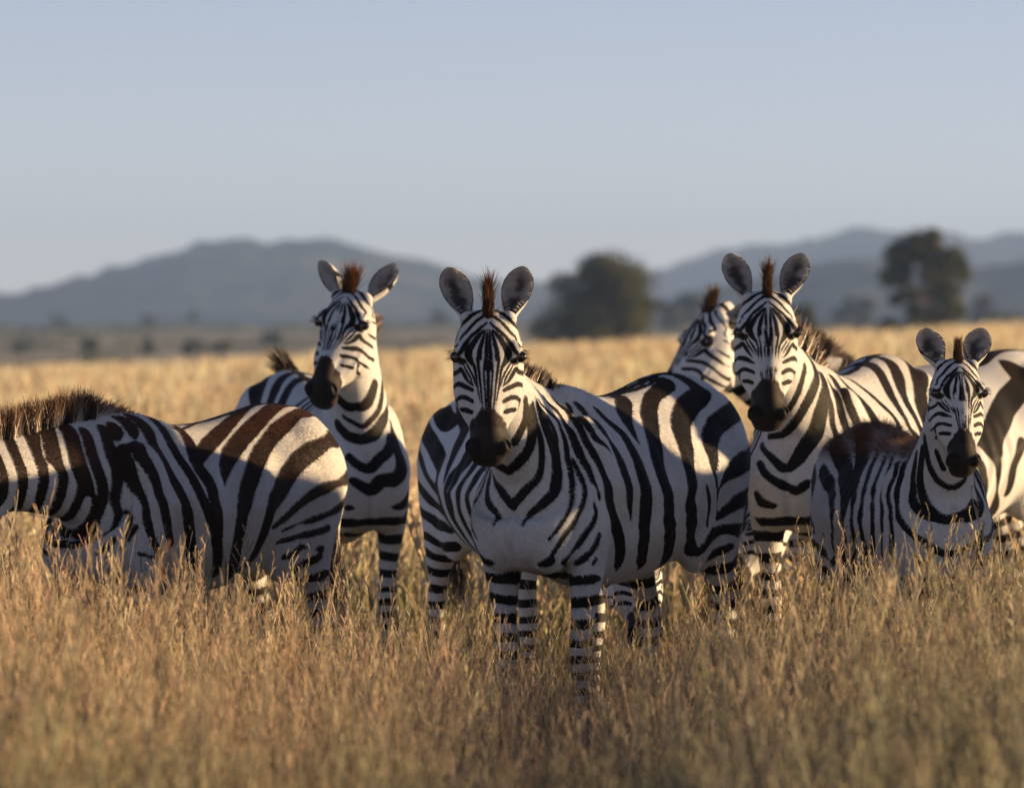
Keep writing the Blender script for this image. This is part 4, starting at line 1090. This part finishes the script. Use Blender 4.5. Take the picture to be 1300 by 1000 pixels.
# ------------------------------------------------------------------ the herd
ZEBRAS = {
 'A': dict(fur=300000, sx=-1, alpha=52, scale=.93, root=(-1.06, 20.9, .0), poll=(-1.82, 20.05, .98), head=(-90, 50, 0), neck_end=(-.8, -.6, -.05), neck_start=22, neck_pull=.95, seed=3, ears=[(15, 40, 40), (15, 40, 40)],
           mane=.11, tip=(.20, .07, .02), mat=MAT_COAT_BROWN),
 'B': dict(fur=110000, sx=1, alpha=72, scale=1.0, root=(-.745, 24.65, 0), poll=(-.600, 23.95, 1.55), head=(-27, 57, -5), neck_end=(.05, -.1, 1), seed=5, fan=2.0, forelock=.075, ears=[(12, 5, 0), (36, 0, 50)], ear_len=.205,
           tail_hair=.55, tail=[(-.675, 0, 1.13), (-.71, .06, 1.19), (-.72, .12, 1.235), (-.72, .09, 1.27)], tip=(.26, .09, .025)),
 'C': dict(sx=1, alpha=70, scale=.96, root=(.03, 22.86, -.02), poll=(.42, 21.9, .75), head=(20, 70, 0), neck_end=(.25, -.8, -.5), seed=8, mane=.06, ears=[(15, 40, 40), (15, 40, 40)]),
 'D': dict(fur=320000, sx=-1, alpha=62, scale=1.02, root=(.315, 20.47, -.01), poll=(-.074, 19.75, 1.465), head=(0, 76, 0), neck_end=(0, .05, 1), neck_start=30, neck_pull=1.2, seed=2, mane=.055, ears=[(12, 0, 0), (17, 0, 0)]),
 'E': dict(fur=130000, sx=-1, alpha=70, scale=1.03, root=(1.22, 23.05, .03), poll=(.895, 22.2, 1.54), head=(2, 74, 0), seed=13, ears=[(17, 0, 0), (17, 0, 0)]),
 'F': dict(sx=-1, alpha=25, scale=1.06, root=(1.70, 26.7, .0), poll=(.855, 26.2, 1.475), head=(-60, 50, 0), seed=21, fan=2.0, forelock=.07, ears=[(15, 30, 60), (15, 30, 60)]),
 'G': dict(fur=150000, sx=1, alpha=77, scale=.85, root=(1.29, 20.78, .03), poll=(1.415, 20.1, 1.315), head=(8, 66, 0), head_scale=.94, seed=31, ears=[(15, 0, 0), (15, 0, 0)], ear_len=.19, ear_w=.052,
           mane=.075, forelock=.06, tip=(.10, .04, .02)),
 'I': dict(sx=-1, alpha=28, scale=1.15, root=(3.02, 21.46, .07), poll=(2.22, 21.12, 1.70), head=(-20, 60, 0), seed=55, ears=[(15, 0, 30), (15, 0, 30)]),  # unseen extra zebra, added to shade the central zebra's flank and rump
 'J': dict(sx=-1, alpha=5, scale=1.08, root=(2.88, 20.60, .07), poll=(2.05, 20.50, 1.58), head=(-40, 60, 0), seed=56, ears=[(15, 0, 30), (15, 0, 30)]),  # unseen extra zebra, added to throw shadow over the foal
 'H': dict(sx=-1, alpha=48, scale=1.04, root=(1.76, 24.9, -.02), poll=(.95, 24.1, .85), head=(-40, 60, 0), neck_end=(-.6, -.6, -.6), body_pitch=8, seed=40, ears=[(15, 40, 40), (15, 40, 40)]),
}
LABELS = {
 'A': "brown-tinged zebra side-on at the left edge, its head outside the picture",
 'B': "zebra with muzzle turned aside and one ear tilted, chest visible behind the brownish zebra",
 'C': "zebra mostly hidden behind the central zebra, only its striped rump and a leg showing",
 'D': "large zebra in the centre facing the camera with sunlit cheek and both ears up",
 'E': "zebra looking straight ahead behind the foal, black muzzle, just right of the central zebra",
 'F': "blurred zebra with its head turned left and lowered, half hidden behind another's head",
 'G': "small zebra foal with big ears and fuzzy brown back, facing the camera",
 'I': "farther zebra standing outside the right edge of the picture, behind the foal's line",
 'J': "nearer zebra added unseen outside the right edge of the picture to cast its shadow on the foal",
 'H': "zebra cut off by the right edge, its broad striped flank lit orange behind the foal",
}
for k in ZEBRAS:
    make_zebra(k, ZEBRAS[k], LABELS[k])
#==ENV==
# ------------------------------------------------------------------ ground and hills
def ground_material():
    m, t, o = new_mat("dry_savanna_ground")
    tc = N(t, "ShaderNodeTexCoord")
    n1 = N(t, "ShaderNodeTexNoise"); n1.inputs["Scale"].default_value = .9; n1.inputs["Detail"].default_value = 8
    t.links.new(tc.outputs["Object"], n1.inputs["Vector"])
    n2 = N(t, "ShaderNodeTexNoise"); n2.inputs["Scale"].default_value = .012; n2.inputs["Detail"].default_value = 6
    t.links.new(tc.outputs["Object"], n2.inputs["Vector"])
    n3 = N(t, "ShaderNodeTexNoise"); n3.inputs["Scale"].default_value = .06; n3.inputs["Detail"].default_value = 6
    t.links.new(tc.outputs["Object"], n3.inputs["Vector"])
    near = mix_rgb(t, map_range(t, n1.outputs[0], .3, .7), (.20, .155, .085, 1), (.36, .27, .15, 1))
    far = mix_rgb(t, map_range(t, n2.outputs[0], .38, .62), (.27, .26, .19, 1), (.46, .41, .30, 1))
    far = mix_rgb(t, map_range(t, n3.outputs[0], .55, .72, 0, .6), far, (.06, .07, .04, 1))
    sp = N(t, "ShaderNodeSeparateXYZ"); t.links.new(tc.outputs["Object"], sp.inputs[0])
    c = mix_rgb(t, map_range(t, sp.outputs[1], 170, 300), near, far)
    b = N(t, "ShaderNodeBsdfPrincipled"); t.links.new(c, b.inputs["Base Color"]); b.inputs["Roughness"].default_value = .95
    b.inputs["Specular IOR Level"].default_value = .1
    bp = N(t, "ShaderNodeBump"); bp.inputs["Strength"].default_value = .6; bp.inputs["Distance"].default_value = .06
    t.links.new(n1.outputs[0], bp.inputs["Height"]); t.links.new(bp.outputs[0], b.inputs["Normal"])
    t.links.new(b.outputs[0], o.inputs[0])
    return m

def hill_material(name, a, b_):
    m, t, o = new_mat(name)
    tc = N(t, "ShaderNodeTexCoord")
    n1 = N(t, "ShaderNodeTexNoise"); n1.inputs["Scale"].default_value = .035; n1.inputs["Detail"].default_value = 9; n1.inputs["Roughness"].default_value = .65
    n2 = N(t, "ShaderNodeTexNoise"); n2.inputs["Scale"].default_value = .008; n2.inputs["Detail"].default_value = 4
    t.links.new(tc.outputs["Object"], n1.inputs["Vector"]); t.links.new(tc.outputs["Object"], n2.inputs["Vector"])
    f = math_n(t, 'ADD', math_n(t, 'MULTIPLY', n1.outputs[0], .6), math_n(t, 'MULTIPLY', n2.outputs[0], .4))
    c = mix_rgb(t, map_range(t, f, .45, .55), (*a, 1), (*b_, 1))
    b = N(t, "ShaderNodeBsdfPrincipled"); t.links.new(c, b.inputs["Base Color"]); b.inputs["Roughness"].default_value = 1
    b.inputs["Specular IOR Level"].default_value = 0
    t.links.new(b.outputs[0], o.inputs[0])
    return m

def grid_mesh(name, X, Y, Z, mat):
    ny, nx = X.shape
    V = np.stack([X, Y, Z], -1).reshape(-1, 3)
    i = np.arange(ny - 1)[:, None] * nx + np.arange(nx - 1)
    Q = np.stack([i, i + 1, i + nx + 1, i + nx], -1).reshape(-1, 4)
    return mesh_np(name, V, Q, mat=mat)

ys = np.concatenate([np.linspace(-120, 8, 20), np.linspace(10, 40, 60)[0:], np.geomspace(42, 5700, 150)])
xs = np.linspace(-1, 1, 121); xs = np.sign(xs) * np.abs(xs) ** 1.5
Yg, Sg = np.meshgrid(ys, xs, indexing='ij')
Xg = Sg * (70 + .45 * np.abs(Yg))
g0 = ground_z(Xg, Yg)
Zg = g0 + .02 * vnoise(np.stack([Xg.ravel(), Yg.ravel(), 0 * Xg.ravel()], 1), .8).reshape(Xg.shape) * (Yg < 60)
go = obj_np("ground", grid_mesh("ground", Xg, Yg, Zg, ground_material())); tag(go, kind='structure')

def hill(name, prof, dist, depth, mat, bump, seed, lab=None):
    px = np.array([p[0] for p in prof], float); py = np.array([p[1] for p in prof], float)
    xw = (px - 650) / 8000 * dist; zw = CAM_H - (py - 425) / 8000 * dist
    nx, ny = 560, 60
    X = np.linspace(xw[0], xw[-1], nx); s = np.linspace(-1, 1, ny)
    H = np.interp(X, xw, zw)
    k = np.ones(9) / 9; H = np.convolve(np.pad(H, 4, 'edge'), k, 'valid')
    XX, SS = np.meshgrid(X, s)
    HH = np.tile(H, (ny, 1)); 
    P = np.stack([XX.ravel(), SS.ravel() * depth, 0 * XX.ravel()], 1)
    nz = vnoise(P, 1 / 60., seed) * .6 + vnoise(P, 1 / 22., seed + 2) * .5 + vnoise(P, 1 / 9., seed + 4) * .35
    shape = np.cos(SS * math.pi / 2) ** 1.3
    big = vnoise(P, 1 / 260., seed + 7).reshape(XX.shape)
    ZZ = (HH * (1 + .0 * big)) * shape * (1 - .22 * np.abs(big) * (np.abs(SS) > .08)) + nz.reshape(XX.shape) * bump * 1.5 * shape - 3 * (1 - shape)
    o = obj_np(name, grid_mesh(name, XX + 0, dist + SS * depth, ZZ, mat)); tag(o, kind='structure')
    return o

HM1 = hill_material("wooded_hill", (.016, .028, .030), (.085, .085, .070))
HM2 = hill_material("far_hill", (.03, .04, .03), (.12, .10, .07))
hill("hills", [(-1600, 440), (-1100, 405), (-700, 380), (-500, 385), (-250, 395), (-100, 398), (0, 381), (50, 364), (140, 343), (230, 326), (280, 313), (340, 309), (420, 305), (465, 318), (520, 334), (570, 350), (640, 362), (720, 372), (820, 385), (950, 405), (1100, 430)], 3300, 700, HM1, 4.6, 3)
hill("hills", [(480, 425), (620, 392), (700, 380), (760, 370), (830, 350), (880, 333), (930, 320), (1000, 311), (1060, 300), (1100, 295), (1160, 293), (1220, 299), (1300, 303), (1450, 310), (1700, 330), (2100, 345), (2600, 430)], 4700, 900, HM2, 6, 5)
hill("hills", [(700, 425), (800, 395), (880, 378), (960, 362), (1020, 346), (1080, 343), (1150, 341), (1220, 346), (1300, 340), (1400, 345), (1600, 360), (2100, 385), (2500, 425)], 2300, 420, HM1, 4.0, 9)

# ------------------------------------------------------------------ trees and bushes
def leaf_material(name):
    m = hair_material(name, .7, .25, .15)
    return m
MAT_LEAF = leaf_material("acacia_leaf")
def bark():
    m, t, o = new_mat("bark")
    n = N(t, "ShaderNodeTexNoise"); n.inputs["Scale"].default_value = 8; n.inputs["Detail"].default_value = 6
    c = mix_rgb(t, n.outputs[0], (.06, .04, .03, 1), (.18, .13, .09, 1))
    b = N(t, "ShaderNodeBsdfPrincipled"); t.links.new(c, b.inputs["Base Color"]); b.inputs["Roughness"].default_value = .9
    t.links.new(b.outputs[0], o.inputs[0]); return m
MAT_BARK = bark()

def tube(P, r0, r1, n=8):
    P = np.array(P, float); T = np.gradient(P, axis=0); rings = []
    for i in range(len(P)):
        t = T[i] / (np.linalg.norm(T[i]) + 1e-9); a = np.cross(t, [.3, 1, .1]); a /= np.linalg.norm(a); b = np.cross(t, a)
        r = r0 + (r1 - r0) * i / (len(P) - 1); th = np.linspace(0, 2 * math.pi, n, endpoint=False)
        rings.append(P[i] + r * (np.outer(np.cos(th), a) + np.outer(np.sin(th), b)))
    return loft(rings)

def tree(name, loc, w, h, label, cat, group, seed, leaves=9000, leaf=.16, bottom=.12, lobes=26, flat=1.0, col=(.075, .085, .035)):
    r = np.random.default_rng(seed)
    root = empty(name, loc); tag(root, label, cat, group)
    Vs, Qs, Ts, o = [], [], [], 0
    def add(a):
        nonlocal o
        V, F, T = a; Vs.append(V); Qs.append(np.array(F) + o); Ts.append(np.array(T) + o); o += len(V)
    C = []
    for i in range(lobes):
        a = r.uniform(0, 2 * math.pi); q = math.sqrt(r.random()); zz = bottom + (1 - bottom) * r.random() ** .8
        env = math.sqrt(max(.05, 1 - (max(0, zz - .45) / .62) ** 2)) * (.75 + .25 * min(1, zz / .35))
        C.append((q * env * w / 2 * .82 * math.cos(a), q * env * w / 2 * .82 * math.sin(a), zz * h * .92))
    C = np.array(C)
    trunk_top = np.array([0, 0, h * .30])
    add(tube([(0, 0, -.5), (w * .01, 0, h * .15), trunk_top], w * .030, w * .022))
    for c in C[: min(lobes, 16)]:
        mid = (trunk_top + c) / 2 + r.normal(size=3) * w * .03 + [0, 0, h * .03]
        add(tube([trunk_top - [0, 0, .05 * h], mid, c], w * .012, w * .003, 6))
    obj_np("trunk", mesh_np("trunk", np.concatenate(Vs), np.concatenate(Qs), np.concatenate(Ts), MAT_BARK), root)
    n = leaves
    k = r.integers(0, lobes, n)
    rad = w * (.08 + .10 * r.random(lobes)) * (1.15 if lobes == 60 else 1.0)
    d = r.normal(size=(n, 3)); d /= np.linalg.norm(d, axis=1)[:, None]
    P = C[k] + d * (rad[k] * r.random(n) ** .45)[:, None] * [1, 1, .75 * flat]
    P[:, 2] = np.maximum(P[:, 2], .05)
    a = r.normal(size=(n, 3)); a /= np.linalg.norm(a, axis=1)[:, None]
    b = np.cross(a, r.normal(size=(n, 3))); b /= np.linalg.norm(b, axis=1)[:, None]
    s = (leaf * (.6 + .8 * r.random(n)))[:, None]
    V = np.stack([P - a * s, P + b * s * .55, P + a * s, P - b * s * .55], 1).reshape(-1, 3)
    tone = (.6 + .8 * r.random(lobes))[k][:, None] * (.75 + .5 * r.random((n, 1)))
    cc = np.array(col) * tone; warm = r.random((n, 1)) < .15
    cc = np.where(warm, cc * [1.9, 1.35, 1.0], cc)
    me = mesh_np("crown", V, np.arange(4 * n).reshape(-1, 4), mat=MAT_LEAF, smooth=False, attrs={'tint': np.clip(np.repeat(cc, 4, axis=0), 0, 1)})
    obj_np("crown", me, root)
    return root

def at(px, d, z=None):
    x = (px - 650) / 8000 * d
    return (x, d, float(ground_z(x, d)) - .1 if z is None else z)

tree("acacia_bush", (5.75, 405, -1.2), 8.6, 7.9, "wide dark rounded acacia on the plain between the central zebra's ears and the right-hand hills", "tree", None, 1, 17000, .15, .03, 60)
tree("acacia_bush", (25.4, 385, -.6), 6.2, 9.0, "taller dark acacia with an uneven top, above the foal's ears near the right edge", "tree", None, 2, 16000, .15, .0, 56)
tree("acacia_bush", (17.9, 390, -.6), 2.7, 4.6, "small dim bush beside the right ear of the zebra behind the foal", "bush", None, 3, 4000, .14, .05, 10)
bushes = [(28, 640, 2.6, 1.4, "faint round bush on the valley floor at the far left edge"),
          (112, 600, 3.0, 1.5, "blurred dark bush on the valley floor above the left zebra's mane"),
          (190, 620, 2.4, 1.7, "small upright bush on the valley floor, left of the two close bushes"),
          (246, 590, 3.2, 1.6, "left one of the two close blurred bushes on the valley floor"),
          (281, 600, 2.6, 1.6, "right one of the two close blurred bushes on the valley floor"),
          (345, 760, 3.4, 1.5, "low bush on the valley floor left of the zebra with the tilted ear"),
          (512, 330, 1.9, 1.6, "green bush at the field edge between the two left upright heads"),
          (75, 1500, 7, 3.4, "distant dark bush below the left foot of the hill"),
          (185, 1600, 7, 4, "distant dark tree at the foot of the hill, furthest left of a loose row"),
          (240, 1500, 5, 5, "distant slim tree at the foot of the hill"),
          (560, 1300, 6, 3.5, "distant bush at the foot of the hill beside the central zebra's ear"),
          (870, 1000, 9, 5, "distant low bush under the right-hand hills, left of the turned zebra"),
          (1085, 1000, 8, 5, "distant low bush under the right-hand hills, between two zebra heads"),
          (1262, 950, 9, 5, "distant low bush under the right-hand hills at the right edge")]
for i, (px, d, w, h, lab) in enumerate(bushes):
    x = (px - 650) / 8000 * d
    z = float(ground_z(x, d)) - .1
    tree("bush", (x, d, z), w, h, lab, "bush", "bushes scattered on the far plain", 20 + i, 2500, w * .06, .05, 9,
         col=(.05, .11, .03) if px == 512 else (.07, .08, .035))

def scrub():
    r = np.random.default_rng(90)
    n = 420; d = r.uniform(430, 1900, n); px = r.uniform(-150, 1450, n)
    X = (px - 650) / 8000 * d; Z0 = ground_z(X, d)
    m = 46
    w = (.6 + 1.6 * r.random(n)) * d / 900
    P = np.repeat(np.stack([X, d, Z0], 1), m, axis=0) + r.normal(size=(n * m, 3)) * np.repeat(w, m)[:, None] * [1.1, 1.1, .16]
    P[:, 2] = np.repeat(Z0, m) + np.abs(P[:, 2] - np.repeat(Z0, m))
    a = r.normal(size=(n * m, 3)); a /= np.linalg.norm(a, axis=1)[:, None]
    b = np.cross(a, r.normal(size=(n * m, 3))); b /= np.linalg.norm(b, axis=1)[:, None]
    s = (np.repeat(w, m) * .16)[:, None]
    V = np.stack([P - a * s, P + b * s, P + a * s, P - b * s], 1).reshape(-1, 3)
    c = np.repeat(np.array([[.075, .09, .05]]) * (.7 + .8 * r.random((n, 1))), m * 4, axis=0)
    o = obj_np("scrub", mesh_np("scrub", V, np.arange(4 * n * m).reshape(-1, 4), mat=MAT_LEAF, smooth=False, attrs={'tint': c}))
    tag(o, "low grey-green scrub speckling the far plain below the hills", "scrub", kind='stuff')
scrub()

# ------------------------------------------------------------------ tall dry grass
def grass_template(r, hgt, stems, detail, spread, wid):
    """one tuft: stems with seed heads and narrow leaves, z up from the ground; returns V, Q, C"""
    VV, QQ, CC, o = [], [], [], 0
    def ribbon(P, W, c0, c1):
        nonlocal o
        P = np.array(P); m = len(P)
        sd = np.array([math.cos(a0), math.sin(a0), 0])
        L = P - sd * np.array(W)[:, None] / 2; Rr = P + sd * np.array(W)[:, None] / 2
        V = np.stack([L, Rr], 1).reshape(-1, 3)
        k = np.linspace(0, 1, m)[:, None]
        c = np.repeat(np.array(c0) * (1 - k) + np.array(c1) * k, 2, axis=0)
        q = [(2*i, 2*i+1, 2*i+3, 2*i+2) for i in range(m - 1)]
        VV.append(V); CC.append(c); QQ.append(np.array(q) + o); o += len(V)
    for s in range(stems):
        a0 = r.uniform(0, math.pi)
        b = np.array([r.normal() * spread, r.normal() * spread, 0])
        h = hgt * r.uniform(.62, 1.12)
        lean = r.normal(size=2) * .16 + [.03, 0]; curv = r.normal(size=2) * .12
        def pt(k):
            return b + np.array([lean[0] * h * k + curv[0] * h * k * k, lean[1] * h * k + curv[1] * h * k * k, h * k])
        g = r.random()
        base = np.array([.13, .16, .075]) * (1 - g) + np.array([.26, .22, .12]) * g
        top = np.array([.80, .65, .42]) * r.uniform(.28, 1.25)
        n = 6 if detail else 4
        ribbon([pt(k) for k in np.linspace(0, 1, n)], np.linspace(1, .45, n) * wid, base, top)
        # leaves
        for _ in range(3 if detail else 2):
            a0 = r.uniform(0, math.pi); k0 = r.uniform(.02, .4); d = r.normal(size=2); d /= np.linalg.norm(d); L = h * r.uniform(.25, .5)
            p0 = pt(k0)
            pts = [p0 + np.array([d[0] * L * .45 * t ** 1.5, d[1] * L * .45 * t ** 1.5, L * (t - .35 * t * t)]) for t in np.linspace(0, 1, 4)]
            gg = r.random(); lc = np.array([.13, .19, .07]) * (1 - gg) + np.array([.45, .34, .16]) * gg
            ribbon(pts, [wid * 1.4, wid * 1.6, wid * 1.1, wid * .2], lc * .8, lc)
        # seed head
        if r.random() < .62:
            sc = np.array([.84, .64, .42]) * r.uniform(.6, 1.18) if r.random() < .7 else np.array([.30, .22, .16])
            open_ = r.uniform(.15, .9)
            kk = np.linspace(.70, 1.0, 9 if detail else 4)
            for j, k in enumerate(kk):
                a0 = r.uniform(0, math.pi); p0 = pt(k); ang = r.uniform(0, 2 * math.pi)
                L = h * .085 * (1.15 - (k - .7) * 2.6) * r.uniform(.7, 1.3)
                d = np.array([math.cos(ang) * open_ * .8, math.sin(ang) * open_ * .8, 1]); d /= np.linalg.norm(d)
                ribbon([p0, p0 + d * L * .6, p0 + d * L], [wid * .45, wid * (1.0 if detail else 2.0), wid * .6], top, sc)
                if detail:
                    for e in (.55, .8):
                        a0 = r.uniform(0, math.pi); d2 = d + r.normal(size=3) * .5; d2 /= np.linalg.norm(d2)
                        q0 = p0 + d * L * e
                        ribbon([q0, q0 + d2 * L * .35], [wid * 1.1, wid * .5], sc, sc * 1.1)
    return np.concatenate(VV), np.concatenate(QQ), np.concatenate(CC)

def scatter(name, templates, X, Y, scale, r, label, wscale=None, gain=1.0):
    Z = ground_z(X, Y) - .02
    k = r.integers(0, len(templates), len(X)); VV, QQ, CC, o = [], [], [], 0
    for ti, (V, Q, C) in enumerate(templates):
        i = np.where(k == ti)[0]
        if not len(i): continue
        a = r.uniform(0, 2 * math.pi, len(i)); ca, sa = np.cos(a)[:, None], np.sin(a)[:, None]
        s = scale[i][:, None]
        ws = (wscale[i][:, None] if wscale is not None else 1.0)
        x = (V[:, 0] * ca - V[:, 1] * sa) * s * ws + X[i][:, None]
        y = (V[:, 0] * sa + V[:, 1] * ca) * s * ws + Y[i][:, None]
        z = V[:, 2][None] * s + Z[i][:, None]
        P = np.stack([x, y, z], -1)
        VV.append(P.reshape(-1, 3))
        QQ.append((Q[None] + (np.arange(len(i)) * len(V))[:, None, None]).reshape(-1, 4) + o)
        tone = (.65 + .6 * r.random(len(i)))[:, None, None] * (1 + .05 * r.normal(size=(len(i), 1, 3)) * [1, .6, .8])
        green_shade = sstep(.05, .55, vnoise(np.stack([X[i], Y[i], 0 * X[i]], 1), .55, 8) * .6 + .5 * (X[i] / Y[i] * 12) * .6 + .85 * sstep(15.5, 10.5, Y[i])) * .62 * (Y[i] < 24)  # greener grass patches and foreground shade put into the colour, near and right
        cg = C[None] * (1 - green_shade[:, None, None]) + C[None] * np.array([.46, .62, .58]) * green_shade[:, None, None]
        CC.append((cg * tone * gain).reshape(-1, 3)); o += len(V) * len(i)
    me = mesh_np(name, np.concatenate(VV), np.concatenate(QQ), mat=MAT_GRASS, attrs={'tint': np.clip(np.concatenate(CC), 0, 1)})
    g = obj_np("grass", me); tag(g, label, "grass", kind='stuff')
    return g

gr = np.random.default_rng(77)
T_NEAR = [grass_template(gr, .62, 9, True, .08, .0040) for _ in range(16)]
T_TALL = [grass_template(gr, .76, 4, True, .08, .0042) for _ in range(10)]
T_FAR = [grass_template(gr, .58, 12, False, .12, .011) for _ in range(8)]
T_VFAR = [grass_template(gr, .55, 12, False, .40, .035) for _ in range(6)]

def field(n, y0, y1, spread=.0813, margin=.7):
    y = np.sqrt(gr.uniform(y0 ** 2, y1 ** 2, n)) if y0 > 20 else gr.uniform(y0, y1, n)
    x = gr.uniform(-1, 1, n) * (spread * y + margin)
    return x, y

def height_map(x, y):
    px = 650 + x / y * 8000
    h = np.interp(px, [-100, 0, 200, 420, 600, 700, 800, 900, 1000, 1100, 1300, 1400], [1.08, 1.06, .90, .84, .74, .55, .65, .78, .84, .92, .96, .96])
    return h

x, y = field(4100, 9.2, 24, margin=2.2)
keep = vnoise(np.stack([x, y, 0 * x], 1), 1.6, 12) + gr.normal(size=len(x)) * .3 > -.45
x, y = x[keep], y[keep]
s = height_map(x, y) * (.82 + .3 * gr.random(len(x))) * (1 + .10 * vnoise(np.stack([x, y, 0 * x], 1), .9, 4)) * np.interp(y, [9, 13, 19, 21, 24], [.98, 1.0, .95, .8, .8])
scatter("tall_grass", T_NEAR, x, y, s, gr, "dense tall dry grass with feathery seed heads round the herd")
x, y = field(2800, 10.5, 20.6, margin=2.2)
s = height_map(x, y) * (.80 + .35 * gr.random(len(x)))
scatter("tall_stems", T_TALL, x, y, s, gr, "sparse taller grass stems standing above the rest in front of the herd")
x, y = field(480, 16.5, 19.9)
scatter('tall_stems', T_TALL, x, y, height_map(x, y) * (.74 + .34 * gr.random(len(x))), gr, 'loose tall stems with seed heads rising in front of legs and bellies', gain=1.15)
T_STRAW = [grass_template(gr, .80, 2, True, .04, .0050) for _ in range(12)]
x, y = field(1700, 9.5, 20.2, margin=2.2)
s = height_map(x, y) * (.80 + .35 * gr.random(len(x))) * np.interp(y, [9.5, 13, 20], [.80, .88, .92])
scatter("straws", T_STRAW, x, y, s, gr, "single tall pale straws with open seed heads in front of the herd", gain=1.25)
x, y = field(3900, 24, 60, margin=5)
scatter("mid_grass", T_FAR, x, y, .85 + .4 * gr.random(len(x)), gr, "dry grass of the open field just behind the herd", gain=1.2)
x, y = field(7500, 58, 185, margin=16)
scatter("far_grass", T_VFAR, x, y, .8 + .5 * gr.random(len(x)), gr, "pale dry grass of the open field reaching back to its rise", gain=1.4)

# ------------------------------------------------------------------ haze
def haze():
    bm = bmesh.new(); bmesh.ops.create_cube(bm, size=1)
    for v in bm.verts:
        v.co.x *= 8000; v.co.y = v.co.y * 6000 + 2800; v.co.z = (v.co.z + .5) * 110 - 9
    me = bpy.data.meshes.new("haze"); bm.to_mesh(me); bm.free()
    m, t, o = new_mat("haze")
    p = N(t, "ShaderNodeVolumePrincipled")
    p.inputs["Color"].default_value = (.38, .58, 1.0, 1)
    p.inputs["Density"].default_value = HAZE_D
    p.inputs["Anisotropy"].default_value = 0.0
    t.links.new(p.outputs[0], o.inputs["Volume"])
    me.materials.append(m)
    tag(obj_np("haze", me), kind='stuff')
HAZE_D = .00020
haze()
